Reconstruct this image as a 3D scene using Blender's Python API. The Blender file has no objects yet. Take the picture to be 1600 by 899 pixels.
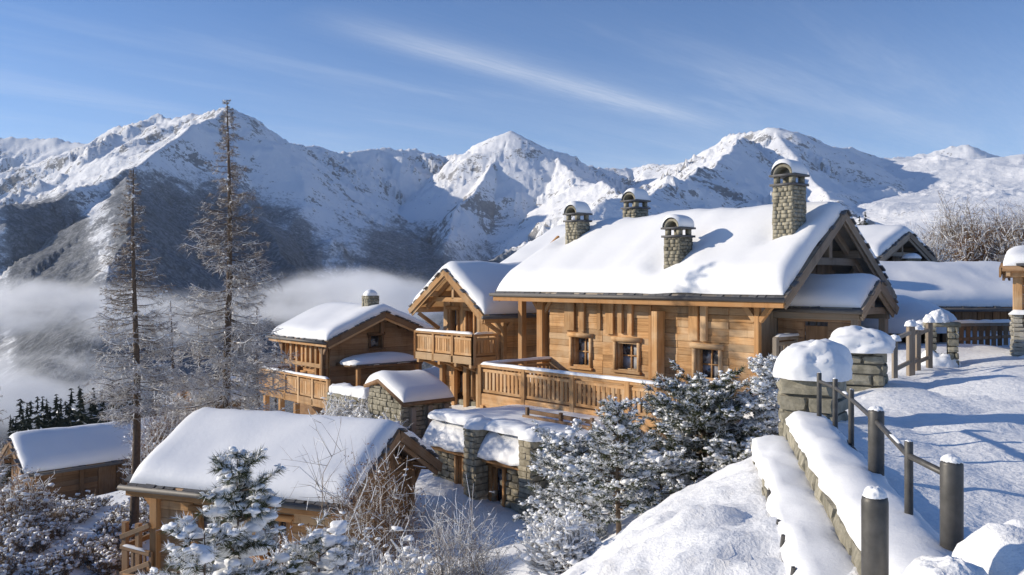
import bpy, math, random
import numpy as np
from mathutils import Vector, Matrix, Euler

scene = bpy.context.scene
col = scene.collection
R = math.radians
random.seed(7)
rng = np.random.default_rng(11)

# ------------------------------------------------------------------ camera
F = 1333.0                                   # focal length in photograph pixels (1600 wide)
EYE = Vector((0.0, 0.0, 2.1))
cd = bpy.data.cameras.new("camera")
cam = bpy.data.objects.new("camera", cd)
col.objects.link(cam)
cam.location = EYE
cam.rotation_euler = (R(90), 0, 0)
cd.sensor_width = 36.0
cd.lens = 36.0 * F / 1600.0
cd.shift_y = -9.5 / 1600.0
cd.clip_start = 0.1
cd.clip_end = 40000
scene.camera = cam

# ------------------------------------------------------------------ sun and sky
SUN_AZ = R(7)                               # how far the sun stands beyond the exact left
SUN_EL = R(19)
sdir = Vector((-math.cos(SUN_AZ) * math.cos(SUN_EL), math.sin(SUN_AZ) * math.cos(SUN_EL), math.sin(SUN_EL)))
sl = bpy.data.lights.new("sun", 'SUN')
sl.energy = 4.0
sl.angle = R(0.55)
sl.color = (1.0, 0.895, 0.735)
sun = bpy.data.objects.new("sun", sl)
col.objects.link(sun)
sun.rotation_euler = sdir.to_track_quat('Z', 'Y').to_euler()
sun.location = (-30, 20, 40)

world = bpy.data.worlds.new("World")
scene.world = world
world.use_nodes = True


def build_world():
    nt = world.node_tree
    N, L = nt.nodes, nt.links
    N.clear()
    out = N.new('ShaderNodeOutputWorld')
    bg = N.new('ShaderNodeBackground')
    bg.inputs['Strength'].default_value = 0.108
    L.new(bg.outputs[0], out.inputs[0])
    sky = N.new('ShaderNodeTexSky')
    sky.sky_type = 'NISHITA'
    sky.sun_disc = False
    sky.sun_elevation = SUN_EL
    sky.sun_rotation = math.atan2(sdir.x, sdir.y)
    sky.altitude = 1600
    sky.air_density = 1.0
    sky.dust_density = 0.15
    sky.ozone_density = 3.0
    tc = N.new('ShaderNodeTexCoord')
    sep = N.new('ShaderNodeSeparateXYZ')
    L.new(tc.outputs['Generated'], sep.inputs[0])

    def M(op, a, b=None, c=None, clamp=False):
        n = N.new('ShaderNodeMath')
        n.operation = op
        n.use_clamp = clamp
        for i, v in enumerate((a, b, c)):
            if v is None:
                continue
            if isinstance(v, (int, float)):
                n.inputs[i].default_value = v
            else:
                L.new(v, n.inputs[i])
        return n.outputs[0]
    z = M('MAXIMUM', sep.outputs['Z'], 0.03)
    px = M('DIVIDE', sep.outputs['X'], z)
    py = M('DIVIDE', sep.outputs['Y'], z)
    # axes along and across the cirrus streaks (a cloud layer seen from below)
    a = math.atan2(1.53, 1.37)
    al = M('ADD', M('MULTIPLY', px, math.cos(a)), M('MULTIPLY', py, math.sin(a)))
    ac = M('SUBTRACT', M('MULTIPLY', py, math.cos(a)), M('MULTIPLY', px, math.sin(a)))
    cx = N.new('ShaderNodeCombineXYZ')
    L.new(M('MULTIPLY', al, 0.33), cx.inputs[0])
    L.new(M('MULTIPLY', ac, 1.7), cx.inputs[1])
    n1 = N.new('ShaderNodeTexNoise')
    n1.inputs['Scale'].default_value = 1.0
    n1.inputs['Detail'].default_value = 7
    n1.inputs['Roughness'].default_value = 0.55
    n1.inputs['Distortion'].default_value = 0.5
    L.new(cx.outputs[0], n1.inputs['Vector'])
    cx2 = N.new('ShaderNodeCombineXYZ')
    L.new(M('MULTIPLY', al, 0.9), cx2.inputs[0])
    L.new(M('MULTIPLY', ac, 9.0), cx2.inputs[1])
    n2 = N.new('ShaderNodeTexNoise')
    n2.inputs['Detail'].default_value = 6
    n2.inputs['Roughness'].default_value = 0.6
    L.new(cx2.outputs[0], n2.inputs['Vector'])
    # one long streak of cirrus
    s0 = -(-0.47) * math.sin(a) + 3.5 * math.cos(a)
    d = M('SUBTRACT', ac, M('ADD', s0 + 0.02, M('MULTIPLY', M('SUBTRACT', n1.outputs[0], 0.5), 0.35)))
    band = M('POWER', 2.718, M('MULTIPLY', M('MULTIPLY', d, d), -42.0))
    l0 = -0.47 * math.cos(a) + 3.5 * math.sin(a)
    ends = M('MULTIPLY', M('SMOOTH_MIN', M('MULTIPLY', M('SUBTRACT', al, l0 - 0.5), 1.3, clamp=True), 1.0, 0.1),
             M('MULTIPLY', M('SUBTRACT', l0 + 3.0, al), 0.9, clamp=True))
    band = M('MULTIPLY', band, ends)
    wisps = M('MULTIPLY', M('SUBTRACT', n1.outputs[0], 0.53, clamp=True), 0.7)
    wisps = M('MULTIPLY', wisps, M('ADD', 0.45, n2.outputs[0]))
    cl = M('ADD', M('MULTIPLY', M('MULTIPLY', band, 0.42), M('ADD', 0.35, n2.outputs[0])), wisps)
    # thin veil thickening towards the horizon
    veil = M('MULTIPLY', M('POWER', M('SUBTRACT', 1.0, sep.outputs['Z'], clamp=True), 8.0), 0.95)
    veil = M('MULTIPLY', veil, M('ADD', -0.05, M('MULTIPLY', M('ADD', n1.outputs[0], M('MULTIPLY', n2.outputs[0], 0.5)), 1.1)))
    cl = M('MINIMUM', M('ADD', M('MULTIPLY', cl, 0.8), veil), 0.8)
    mix = N.new('ShaderNodeMix')
    mix.data_type = 'RGBA'
    L.new(cl, mix.inputs['Factor'])
    tint = N.new('ShaderNodeMix')
    tint.data_type = 'RGBA'
    tint.blend_type = 'MULTIPLY'
    tint.inputs[0].default_value = 1.0
    L.new(sky.outputs[0], tint.inputs[6])
    tint.inputs[7].default_value = (0.60, 0.80, 1.04, 1)
    L.new(tint.outputs[2], mix.inputs[6])
    mix.inputs[7].default_value = (6.6, 6.9, 7.4, 1)
    L.new(mix.outputs[2], bg.inputs['Color'])


build_world()
scene.view_settings.view_transform = 'Standard'
scene.view_settings.look = 'None'
scene.view_settings.gamma = 1
scene.view_settings.exposure = 0.33
scene.cycles.max_bounces = 6
scene.cycles.diffuse_bounces = 3
scene.cycles.glossy_bounces = 2
scene.cycles.transmission_bounces = 2
scene.cycles.volume_bounces = 4
scene.cycles.use_denoising = True
scene.cycles.caustics_reflective = False
scene.cycles.caustics_refractive = False


# ------------------------------------------------------------------ survey helpers
def W(px, py, depth):
    """World point seen at photograph pixel (px, py) at a given distance ahead."""
    return Vector(((px - 800) / F * depth, depth, EYE.z - (py - 440) / F * depth))


def tag(o, label=None, cat=None, group=None, kind=None):
    if label: o['label'] = label
    if cat: o['category'] = cat
    if group: o['group'] = group
    if kind: o['kind'] = kind
    return o


def thing(name, label, cat, loc, rz=0.0, group=None):
    o = bpy.data.objects.new(name, None)
    o.empty_display_size = 0.3
    col.objects.link(o)
    o.location = loc
    o.rotation_euler = (0, 0, rz)
    return tag(o, label, cat, group)


def link(o, parent):
    col.objects.link(o)
    if parent is not None:
        o.parent = parent
    return o


# ------------------------------------------------------------------ noise in numpy
def _hash(ix, iy, seed):
    h = (ix.astype(np.int64) * 374761393 + iy.astype(np.int64) * 668265263 + seed * 974634777) & 0xffffffff
    h = ((h ^ (h >> 13)) * 1274126177) & 0xffffffff
    h = h ^ (h >> 16)
    return (h & 0xffff) / 65535.0


def vnoise(x, y, seed=0):
    ix, iy = np.floor(x), np.floor(y)
    fx, fy = x - ix, y - iy
    fx = fx * fx * fx * (fx * (fx * 6 - 15) + 10)
    fy = fy * fy * fy * (fy * (fy * 6 - 15) + 10)
    a, b = _hash(ix, iy, seed), _hash(ix + 1, iy, seed)
    c, d = _hash(ix, iy + 1, seed), _hash(ix + 1, iy + 1, seed)
    return (a + (b - a) * fx) * (1 - fy) + (c + (d - c) * fx) * fy - 0.5


def fbm(x, y, octv=5, seed=0, gain=0.5):
    s, amp = 0, 1.0
    ca, sa = math.cos(0.6), math.sin(0.6)
    for k in range(octv):
        s = s + amp * vnoise(x, y, seed + k * 17)
        x, y = (x * ca - y * sa) * 2.03 + 5.1, (x * sa + y * ca) * 2.03 + 1.7
        amp *= gain
    return s


def ridged(x, y, octv=6, seed=0, gain=0.5):
    s, amp, w = 0, 1.0, 1.0
    ca, sa = math.cos(0.5), math.sin(0.5)
    for k in range(octv):
        n = 1 - np.abs(2 * vnoise(x, y, seed + k * 31))
        n = n * n * w
        s = s + amp * n
        w = np.clip(n * 1.6, 0, 1)
        x, y = (x * ca - y * sa) * 2.1 + 3.3, (x * sa + y * ca) * 2.1 + 7.7
        amp *= gain
    return s


# ------------------------------------------------------------------ materials
MATS = {}


class MatB:
    def __init__(self, name):
        self.m = bpy.data.materials.new(name)
        self.m.use_nodes = True
        self.nt = self.m.node_tree
        self.N, self.L = self.nt.nodes, self.nt.links
        self.b = self.N['Principled BSDF']
        MATS[name] = self.m

    def n(self, t, **kw):
        o = self.N.new(t)
        for k, v in kw.items():
            setattr(o, k, v)
        return o

    def put(self, sock, v):
        if isinstance(v, bpy.types.NodeSocket):
            self.L.new(v, sock)
        elif isinstance(v, (tuple, list)) and len(v) == 3 and sock.type == 'RGBA':
            sock.default_value = (*v, 1)
        else:
            sock.default_value = v

    def math(self, op, a, b=None, clamp=False):
        o = self.n('ShaderNodeMath', operation=op, use_clamp=clamp)
        self.put(o.inputs[0], a)
        if b is not None: self.put(o.inputs[1], b)
        return o.outputs[0]

    def mix(self, f, a, b, mode='MIX'):
        o = self.n('ShaderNodeMix', data_type='RGBA', blend_type=mode)
        self.put(o.inputs[0], f); self.put(o.inputs[6], a); self.put(o.inputs[7], b)
        return o.outputs[2]

    def noise(self, vec, scale, detail=4, rough=0.55, dist=0.0):
        o = self.n('ShaderNodeTexNoise')
        o.inputs['Scale'].default_value = scale
        o.inputs['Detail'].default_value = detail
        o.inputs['Roughness'].default_value = rough
        o.inputs['Distortion'].default_value = dist
        if vec is not None: self.L.new(vec, o.inputs['Vector'])
        return o.outputs[0]

    def ramp(self, f, a, b, smooth=True):
        o = self.n('ShaderNodeMapRange')
        if smooth: o.interpolation_type = 'SMOOTHSTEP'
        o.inputs[1].default_value = a
        o.inputs[2].default_value = b
        self.L.new(f, o.inputs[0])
        return o.outputs[0]

    def mapping(self, vec, scale=(1, 1, 1), rot=(0, 0, 0)):
        o = self.n('ShaderNodeMapping')
        o.inputs['Scale'].default_value = scale
        o.inputs['Rotation'].default_value = rot
        self.L.new(vec, o.inputs['Vector'])
        return o.outputs[0]

    def bump(self, h, strength=0.3, dist=0.02):
        o = self.n('ShaderNodeBump')
        o.inputs['Strength'].default_value = strength
        o.inputs['Distance'].default_value = dist
        self.L.new(h, o.inputs['Height'])
        self.L.new(o.outputs[0], self.b.inputs['Normal'])

    def out(self, colr, rough=0.8, spec=0.3, metal=0.0):
        self.put(self.b.inputs['Base Color'], colr)
        self.put(self.b.inputs['Roughness'], rough)
        self.b.inputs['Specular IOR Level'].default_value = spec
        self.b.inputs['Metallic'].default_value = metal
        return self.m


def m_snow(name, coarse=0.0, grain=60.0, strength=0.25):
    b = MatB(name)
    p = b.n('ShaderNodeNewGeometry').outputs['Position']
    n1 = b.noise(p, grain, 3, 0.6)
    n2 = b.noise(p, 7.0, 4, 0.6)
    h = b.math('ADD', b.math('MULTIPLY', n1, 0.25), b.math('MULTIPLY', n2, 0.9 + coarse))
    b.bump(h, strength, 0.03 + 0.03 * coarse)
    c = b.mix(b.noise(p, 1.3, 4), (0.83, 0.84, 0.85), (0.89, 0.89, 0.89))
    return b.out(c, 0.55, 0.25)


def m_wood(name, ca, cb, cg, grey=0.25, rand=0.35):
    """Wood with the grain along local x; cg is the weathered colour."""
    b = MatB(name)
    oi = b.n('ShaderNodeObjectInfo')
    tc = b.n('ShaderNodeTexCoord').outputs['Object']
    off = b.n('ShaderNodeCombineXYZ')
    for i, k in enumerate((37.0, 91.0, 53.0)):
        b.L.new(b.math('MULTIPLY', oi.outputs['Random'], k), off.inputs[i])
    add = b.n('ShaderNodeVectorMath', operation='ADD')
    b.L.new(tc, add.inputs[0]); b.L.new(off.outputs[0], add.inputs[1])
    v = add.outputs[0]
    g = b.noise(b.mapping(v, (1.6, 7, 7)), 1.0, 6, 0.65, 0.6)
    fine = b.noise(b.mapping(v, (3.0, 26, 26)), 1.0, 3, 0.6, 0.3)
    pos = b.n('ShaderNodeNewGeometry').outputs['Position']
    blot = b.noise(pos, 1.1, 4, 0.6)
    c = b.mix(b.ramp(g, 0.3, 0.72), ca, cb)
    c = b.mix(b.math('MULTIPLY', b.ramp(blot, 0.42, 0.75), grey + 0.25), c, cg)
    old = b.math('MULTIPLY', b.ramp(b.math('FRACT', b.math('MULTIPLY', oi.outputs['Random'], 7.31)), .70, .95), .55)
    c = b.mix(old, c, tuple(x * .92 for x in cg))
    stain = b.noise(b.mapping(pos, (2.6, 2.6, .5)), 1.0, 5, 0.65)
    c = b.mix(b.math('MULTIPLY', b.ramp(stain, 0.52, 0.72), 0.5), c, tuple(x * 0.55 for x in ca))
    c = b.mix(b.math('MULTIPLY', b.ramp(fine, 0.55, 0.8), 0.45), c, tuple(x * 0.45 for x in ca))
    br = b.math('ADD', 1.0 - rand, b.math('MULTIPLY', oi.outputs['Random'], 2 * rand))
    cc = b.n('ShaderNodeCombineColor')
    for i in range(3): b.L.new(br, cc.inputs[i])
    c = b.mix(1.0, c, cc.outputs[0], 'MULTIPLY')
    b.bump(b.math('ADD', g, b.math('MULTIPLY', fine, 0.6)), 0.35, 0.012)
    return b.out(c, 0.75, 0.2)


def m_stone(name, ca, cb, rand=0.35, scale=5.0):
    b = MatB(name)
    oi = b.n('ShaderNodeObjectInfo')
    p = b.n('ShaderNodeNewGeometry').outputs['Position']
    n1 = b.noise(p, scale, 5, 0.65)
    n2 = b.noise(p, scale * 7, 4, 0.65)
    c = b.mix(b.ramp(n1, 0.35, 0.68), ca, cb)
    c = b.mix(b.math('MULTIPLY', b.ramp(n2, 0.5, 0.75), 0.4), c, tuple(x * 0.5 for x in ca))
    isl = b.n('ShaderNodeNewGeometry').outputs['Random Per Island']
    br = b.math('ADD', 1.0 - rand, b.math('ADD', b.math('MULTIPLY', oi.outputs['Random'], rand), b.math('MULTIPLY', isl, rand)))
    cc = b.n('ShaderNodeCombineColor')
    for i in range(3): b.L.new(br, cc.inputs[i])
    c = b.mix(1.0, c, cc.outputs[0], 'MULTIPLY')
    b.bump(b.math('ADD', n1, b.math('MULTIPLY', n2, 0.5)), 0.5, 0.02)
    return b.out(c, 0.85, 0.2)


def m_plain(name, c, rough=0.8, spec=0.3, metal=0.0, var=0.25, scale=8.0, bump=0.2):
    b = MatB(name)
    p = b.n('ShaderNodeNewGeometry').outputs['Position']
    n = b.noise(p, scale, 4, 0.6)
    isl = b.n('ShaderNodeNewGeometry').outputs['Random Per Island']
    f = b.math('ADD', b.math('MULTIPLY', n, 0.7), b.math('MULTIPLY', isl, 0.3))
    cc = b.mix(b.ramp(f, 0.2, 0.8), tuple(x * (1 - var) for x in c), tuple(min(1, x * (1 + var)) for x in c))
    if bump: b.bump(n, bump, 0.01)
    return b.out(cc, rough, spec, metal)


SNOW = m_snow('snow')
SNOW_GROUND = m_snow('snow_ground', 0.7, 35.0, 0.45)
SNOW_ROAD = m_snow('snow_trodden', 0.9, 26.0, 0.42)
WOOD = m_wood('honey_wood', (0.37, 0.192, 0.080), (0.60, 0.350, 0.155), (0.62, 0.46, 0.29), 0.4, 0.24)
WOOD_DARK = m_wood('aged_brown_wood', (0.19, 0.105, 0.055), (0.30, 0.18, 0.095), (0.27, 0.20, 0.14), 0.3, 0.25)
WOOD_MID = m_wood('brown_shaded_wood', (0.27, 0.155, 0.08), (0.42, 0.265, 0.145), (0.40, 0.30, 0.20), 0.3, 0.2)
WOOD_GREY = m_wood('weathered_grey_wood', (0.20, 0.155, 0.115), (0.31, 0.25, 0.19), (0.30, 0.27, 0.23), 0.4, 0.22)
WOOD_TRIM = m_wood('orange_trim_wood', (0.36, 0.175, 0.068), (0.52, 0.285, 0.118), (0.48, 0.32, 0.175), 0.25, 0.14)
STONE = m_stone('grey_stone', (0.20, 0.185, 0.14), (0.36, 0.33, 0.255), 0.35, 5.0)
STONE_WARM = m_stone('warm_rubble_stone', (0.27, 0.235, 0.165), (0.44, 0.39, 0.285), 0.35, 5.0)
STONE_PALE = m_stone('pale_stone', (0.30, 0.28, 0.235), (0.46, 0.43, 0.36), 0.25, 4.0)
MORTAR = m_plain('mortar', (0.17, 0.155, 0.125), 0.9)
SLATE = m_plain('slate', (0.10, 0.098, 0.10), 0.6, 0.4, var=0.4)
STEEL = m_plain('brown_steel', (0.082, 0.078, 0.072), 0.5, 0.45, 0.35, var=0.4, scale=9, bump=0.15)
ZINC = m_plain('zinc_gutter', (0.12, 0.112, 0.105), 0.6, 0.4, 0.2, var=0.15)
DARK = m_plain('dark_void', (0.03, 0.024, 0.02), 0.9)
BARK = m_plain('bark', (0.12, 0.09, 0.068), 0.9, 0.1, var=0.45, scale=14, bump=0.6)
TWIG = m_plain('twig', (0.25, 0.19, 0.135), 0.9, 0.1, var=0.4, scale=3)
TWIG_RED = m_plain('rusty_twig', (0.20, 0.115, 0.06), 0.9, 0.1, var=0.45, scale=5)
NEEDLE = m_plain('pine_needle', (0.072, 0.084, 0.040), 0.7, 0.2, var=0.5, scale=6, bump=0)
NEEDLE_DARK = m_plain('spruce_needle', (0.028, 0.036, 0.026), 0.8, 0.2, var=0.4, scale=1.5, bump=0)


def m_glass():
    b = MatB('window_glass')
    p = b.n('ShaderNodeNewGeometry').outputs['Position']
    c = b.mix(b.ramp(b.noise(p, 2.2, 3), 0.42, 0.55), (0.05, 0.055, 0.065), (0.34, 0.35, 0.37))  # pale grey patches are reflections painted into the pane colour
    return b.out(c, 0.06, 0.8)


GLASS = m_glass()
CURTAIN = m_plain('pale_curtain', (0.55, 0.53, 0.5), 0.9, 0.1, var=0.1)

# ------------------------------------------------------------------ mesh helpers


def np_mesh(name, verts, faces, mat, parent=None, smooth=False, loc=None):
    """faces: an (M,3) or (M,4) int array."""
    verts = np.asarray(verts, dtype=np.float32)
    faces = np.asarray(faces, dtype=np.int32)
    me = bpy.data.meshes.new(name)
    k = faces.shape[1]
    me.vertices.add(len(verts))
    me.vertices.foreach_set('co', verts.ravel())
    me.loops.add(faces.size)
    me.loops.foreach_set('vertex_index', faces.ravel())
    me.polygons.add(len(faces))
    me.polygons.foreach_set('loop_start', np.arange(0, faces.size, k, dtype=np.int32))
    if smooth:
        me.polygons.foreach_set('use_smooth', np.ones(len(faces), dtype=bool))
    me.update(calc_edges=True)
    me.materials.append(mat)
    o = bpy.data.objects.new(name, me)
    if loc is not None: o.location = loc
    return link(o, parent)


class Geo:
    """Collects triangles from many small pieces."""
    def __init__(self):
        self.v, self.f, self.n = [], [], 0

    def add(self, v, f):
        v = np.asarray(v, dtype=np.float32).reshape(-1, 3)
        f = np.asarray(f, dtype=np.int32).reshape(-1, 3)
        self.v.append(v); self.f.append(f + self.n); self.n += len(v)

    def build(self, name, mat, parent=None, smooth=False):
        if not self.v: return None
        return np_mesh(name, np.concatenate(self.v), np.concatenate(self.f), mat, parent, smooth)

    def box(self, c, s, rot=None):
        v = np.array([[x, y, z] for x in (-.5, .5) for y in (-.5, .5) for z in (-.5, .5)]) * np.array(s)
        if rot is not None: v = v @ np.array(rot.to_3x3()).T if isinstance(rot, Matrix) else v @ np.asarray(rot).T
        self.add(v + np.array(c), BOXF)

    def tube(self, pts, rad, n=6, cap=True):
        pts = np.asarray(pts, dtype=float)
        m = len(pts)
        rad = np.broadcast_to(np.asarray(rad, dtype=float), (m,))
        t = np.gradient(pts, axis=0)
        t /= np.linalg.norm(t, axis=1)[:, None] + 1e-9
        ref = np.array([0, 0, 1.0]) if abs(t[0, 2]) < 0.9 else np.array([1.0, 0, 0])
        a = np.cross(t, ref); a /= np.linalg.norm(a, axis=1)[:, None] + 1e-9
        b = np.cross(t, a)
        ang = np.linspace(0, 2 * np.pi, n, endpoint=False)
        v = pts[:, None, :] + rad[:, None, None] * (np.cos(ang)[None, :, None] * a[:, None, :] + np.sin(ang)[None, :, None] * b[:, None, :])
        v = v.reshape(-1, 3)
        f = []
        for i in range(m - 1):
            for j in range(n):
                p, q = i * n + j, i * n + (j + 1) % n
                f += [(p, q, q + n), (p, q + n, p + n)]
        if cap:
            v = np.vstack([v, pts[:1], pts[-1:]])
            c0, c1 = m * n, m * n + 1
            for j in range(n):
                f += [(c0, (j + 1) % n, j), (c1, (m - 1) * n + j, (m - 1) * n + (j + 1) % n)]
        self.add(v, f)

    def sticks(self, p0, p1, r0, r1):
        """Many three-sided tapering twigs at once."""
        p0, p1 = np.asarray(p0, float), np.asarray(p1, float)
        n = len(p0)
        if n == 0: return
        d = p1 - p0
        d /= np.linalg.norm(d, axis=1)[:, None] + 1e-9
        ref = np.where(np.abs(d[:, 2:3]) < 0.9, np.array([[0, 0, 1.0]]), np.array([[1.0, 0, 0]]))
        a = np.cross(d, ref); a /= np.linalg.norm(a, axis=1)[:, None] + 1e-9
        b = np.cross(d, a)
        r0 = np.broadcast_to(np.asarray(r0, float), (n,)); r1 = np.broadcast_to(np.asarray(r1, float), (n,))
        vs = []
        for P, r in ((p0, r0), (p1, r1)):
            for k in range(3):
                an = 2 * np.pi * k / 3
                vs.append(P + r[:, None] * (math.cos(an) * a + math.sin(an) * b))
        v = np.stack(vs, 1).reshape(-1, 3)
        base = (np.arange(n) * 6)[:, None]
        ff = []
        for k in range(3):
            k2 = (k + 1) % 3
            ff += [base + np.array([[k, k2, 3 + k2]]), base + np.array([[k, 3 + k2, 3 + k]])]
        self.add(v, np.concatenate(ff))

    def blades(self, c, d, length, width, rg):
        """Needle blades: c base points, d directions (N,3)."""
        n = len(c)
        d = d / (np.linalg.norm(d, axis=1)[:, None] + 1e-9)
        s = np.cross(d, rg.normal(size=(n, 3))); s /= np.linalg.norm(s, axis=1)[:, None] + 1e-9
        L = np.broadcast_to(length, (n,))[:, None]
        w = np.broadcast_to(width, (n,))[:, None]
        v = np.stack([c - s * w * .5, c + s * w * .5, c + d * L], 1).reshape(-1, 3)
        self.add(v, np.arange(n * 3).reshape(-1, 3))

    def blobs(self, c, s, rg, jitter=0.22, low=False, fine=False):
        """Lumpy ellipsoids: c centres (N,3), s sizes (N,3)."""
        bv, bf = ICO0 if low else (ICO2 if fine else ICO1)
        c = np.asarray(c, float); s = np.asarray(s, float)
        n = len(c)
        if n == 0: return
        k = 1 + rg.normal(size=(n, len(bv), 1)) * jitter * (.10 if fine else 0.5)
        ph = rg.uniform(0, 6.28, (n, 1, 3)); fr = rg.uniform(1.5, 3.0 + 2.5 * fine, (n, 1, 3))
        k = k + (np.sin(bv[None] * fr + ph).sum(2, keepdims=True)) * jitter * 0.33
        an = rg.uniform(0, 6.28, n)
        ca, sa = np.cos(an), np.sin(an)
        v = bv[None] * k
        v = v * s[:, None, :]
        x = v[..., 0] * ca[:, None] - v[..., 1] * sa[:, None]
        y = v[..., 0] * sa[:, None] + v[..., 1] * ca[:, None]
        v = np.stack([x, y, v[..., 2]], 2) + c[:, None, :]
        f = bf[None] + (np.arange(n) * len(bv))[:, None, None]
        self.add(v.reshape(-1, 3), f.reshape(-1, 3))


BOXF = np.array([(0, 1, 3), (0, 3, 2), (4, 6, 7), (4, 7, 5), (0, 4, 5), (0, 5, 1), (2, 3, 7), (2, 7, 6), (0, 2, 6), (0, 6, 4), (1, 5, 7), (1, 7, 3)])


def _ico(sub):
    t = (1 + 5 ** .5) / 2
    v = [(-1, t, 0), (1, t, 0), (-1, -t, 0), (1, -t, 0), (0, -1, t), (0, 1, t), (0, -1, -t), (0, 1, -t), (t, 0, -1), (t, 0, 1), (-t, 0, -1), (-t, 0, 1)]
    f = [(0, 11, 5), (0, 5, 1), (0, 1, 7), (0, 7, 10), (0, 10, 11), (1, 5, 9), (5, 11, 4), (11, 10, 2), (10, 7, 6), (7, 1, 8), (3, 9, 4), (3, 4, 2), (3, 2, 6), (3, 6, 8), (3, 8, 9), (4, 9, 5), (2, 4, 11), (6, 2, 10), (8, 6, 7), (9, 8, 1)]
    v = [np.array(p) / np.linalg.norm(p) for p in v]
    for _ in range(sub):
        nf, mid = [], {}
        def m(a, b):
            k = (min(a, b), max(a, b))
            if k not in mid:
                p = v[a] + v[b]
                v.append(p / np.linalg.norm(p)); mid[k] = len(v) - 1
            return mid[k]
        for a, b, c in f:
            x, y, z = m(a, b), m(b, c), m(c, a)
            nf += [(a, x, z), (b, y, x), (c, z, y), (x, y, z)]
        f = nf
    return np.array(v), np.array(f)


ICO0, ICO1, ICO2 = _ico(0), _ico(1), _ico(2)

# shared piece meshes --------------------------------------------------------
_BEAM = {}


def beam_mesh(mat):
    if mat.name not in _BEAM:
        c = 0.07
        ring = [(-.5 + c, -.5), (.5 - c, -.5), (.5, -.5 + c), (.5, .5 - c), (.5 - c, .5), (-.5 + c, .5), (-.5, .5 - c), (-.5, -.5 + c)]
        v = [(x, y, z) for x in (-.5, .5) for y, z in ring]
        f = [tuple(reversed(range(8))), tuple(range(8, 16))] + [(i, (i + 1) % 8, 8 + (i + 1) % 8, 8 + i) for i in range(8)]
        me = bpy.data.meshes.new('beam_' + mat.name)
        me.from_pydata(v, [], [tuple(reversed(q)) for q in f])
        me.update()
        me.materials.append(mat)
        _BEAM[mat.name] = me
    return _BEAM[mat.name]


def beam(name, p0, p1, w, t, mat, parent, up=(0, 0, 1)):
    """A squared timber from p0 to p1; w across, t along `up`."""
    p0, p1 = Vector(p0), Vector(p1)
    x = p1 - p0
    L = x.length
    x.normalize()
    z = Vector(up)
    if abs(x.dot(z)) > 0.98: z = Vector((0, 1, 0)) if abs(x.y) < 0.9 else Vector((1, 0, 0))
    y = z.cross(x).normalized()
    z = x.cross(y).normalized()
    o = bpy.data.objects.new(name, beam_mesh(mat))
    link(o, parent)
    m = Matrix((x, y, z)).transposed().to_4x4()
    o.matrix_basis = Matrix.Translation((p0 + p1) / 2) @ m @ Matrix.Diagonal((L, w, t, 1))
    return o


_STONES = {}


def stone_meshes(mat):
    if mat.name not in _STONES:
        L = []
        rg = np.random.default_rng(5)
        for k in range(5):
            g = np.linspace(-.5, .5, 3)
            v, idx, f = [], {}, []
            def vid(p):
                key = tuple(np.round(p, 3))
                if key not in idx:
                    idx[key] = len(v); v.append(np.array(p, float))
                return idx[key]
            for ax in range(3):
                for sgn in (-.5, .5):
                    for i in range(2):
                        for j in range(2):
                            q = []
                            for di, dj in ((0, 0), (1, 0), (1, 1), (0, 1)):
                                p = [0, 0, 0]
                                p[ax] = sgn; p[(ax + 1) % 3] = g[i + di]; p[(ax + 2) % 3] = g[j + dj]
                                q.append(vid(p))
                            f.append(q if sgn > 0 else q[::-1])
            v = np.array(v)
            cube = np.abs(v).max(1, keepdims=True)
            ln = np.linalg.norm(v, axis=1, keepdims=True)
            v = v * (1 - 0.18 * (ln / 0.866) ** 4) + rg.normal(size=v.shape) * 0.035
            me = bpy.data.meshes.new('stone_' + mat.name)
            me.from_pydata([tuple(p) for p in v], [], f)
            me.update(); me.materials.append(mat)
            L.append(me)
        _STONES[mat.name] = L
    return _STONES[mat.name]


def stones(parent, origin, ex, length, z0, z1, out, mat, course=(0.12, 0.2), width=(0.25, 0.5), proud=0.05, holes=(), depth=0.14, rg=random, name='stone'):
    """A face of coursed stones: origin + ex*x, each stone an object of its own. `out` is the outward normal."""
    origin, ex, out = Vector(origin), Vector(ex).normalized(), Vector(out).normalized()
    rot = Matrix((ex, -out if ex.cross(-out).z > 0 else out, Vector((0, 0, 1)))).transposed()
    z = z0
    while z < z1 - 0.03:
        h = min(rg.uniform(*course), z1 - z)
        if z1 - z - h < course[0] * 0.5: h = z1 - z
        x = 0.0
        while x < length - 0.02:
            w = min(rg.uniform(*width), length - x)
            if length - x - w < width[0] * 0.5: w = length - x
            cx, cz = x + w / 2, z + h / 2
            if not any(a < cx < b and c < cz < d for a, b, c, d in holes):
                o = bpy.data.objects.new(name, rg.choice(stone_meshes(mat)))
                link(o, parent)
                c = origin + ex * cx + out * (proud - depth / 2 + rg.uniform(-.02, .02)) + Vector((0, 0, cz))
                o.matrix_basis = Matrix.Translation(c) @ rot.to_4x4() @ Matrix.Diagonal((w * 0.97, depth, h * 0.95, 1))
            x += w
        z += h


def stone_geo(g, origin, ex, length, z0, z1, out, rg, course=(0.09, 0.15), width=(0.14, 0.3), proud=0.035):
    """The same, joined: for chimneys whose stones are too small to pick apart."""
    origin, ex, out = Vector(origin), Vector(ex).normalized(), Vector(out).normalized()
    rot = np.array(Matrix((ex, out, Vector((0, 0, 1)))).transposed())
    z = z0
    while z < z1 - 0.02:
        h = min(rg.uniform(*course), z1 - z)
        x = 0.0
        while x < length - 0.02:
            w = min(rg.uniform(*width), length - x)
            g.box(origin + ex * (x + w / 2) + out * (proud * rg.uniform(-0.2, .9) - 0.05) + Vector((0, 0, z + h / 2)), (w * .94, 0.12, h * .9), rot)
            x += w
        z += h


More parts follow.
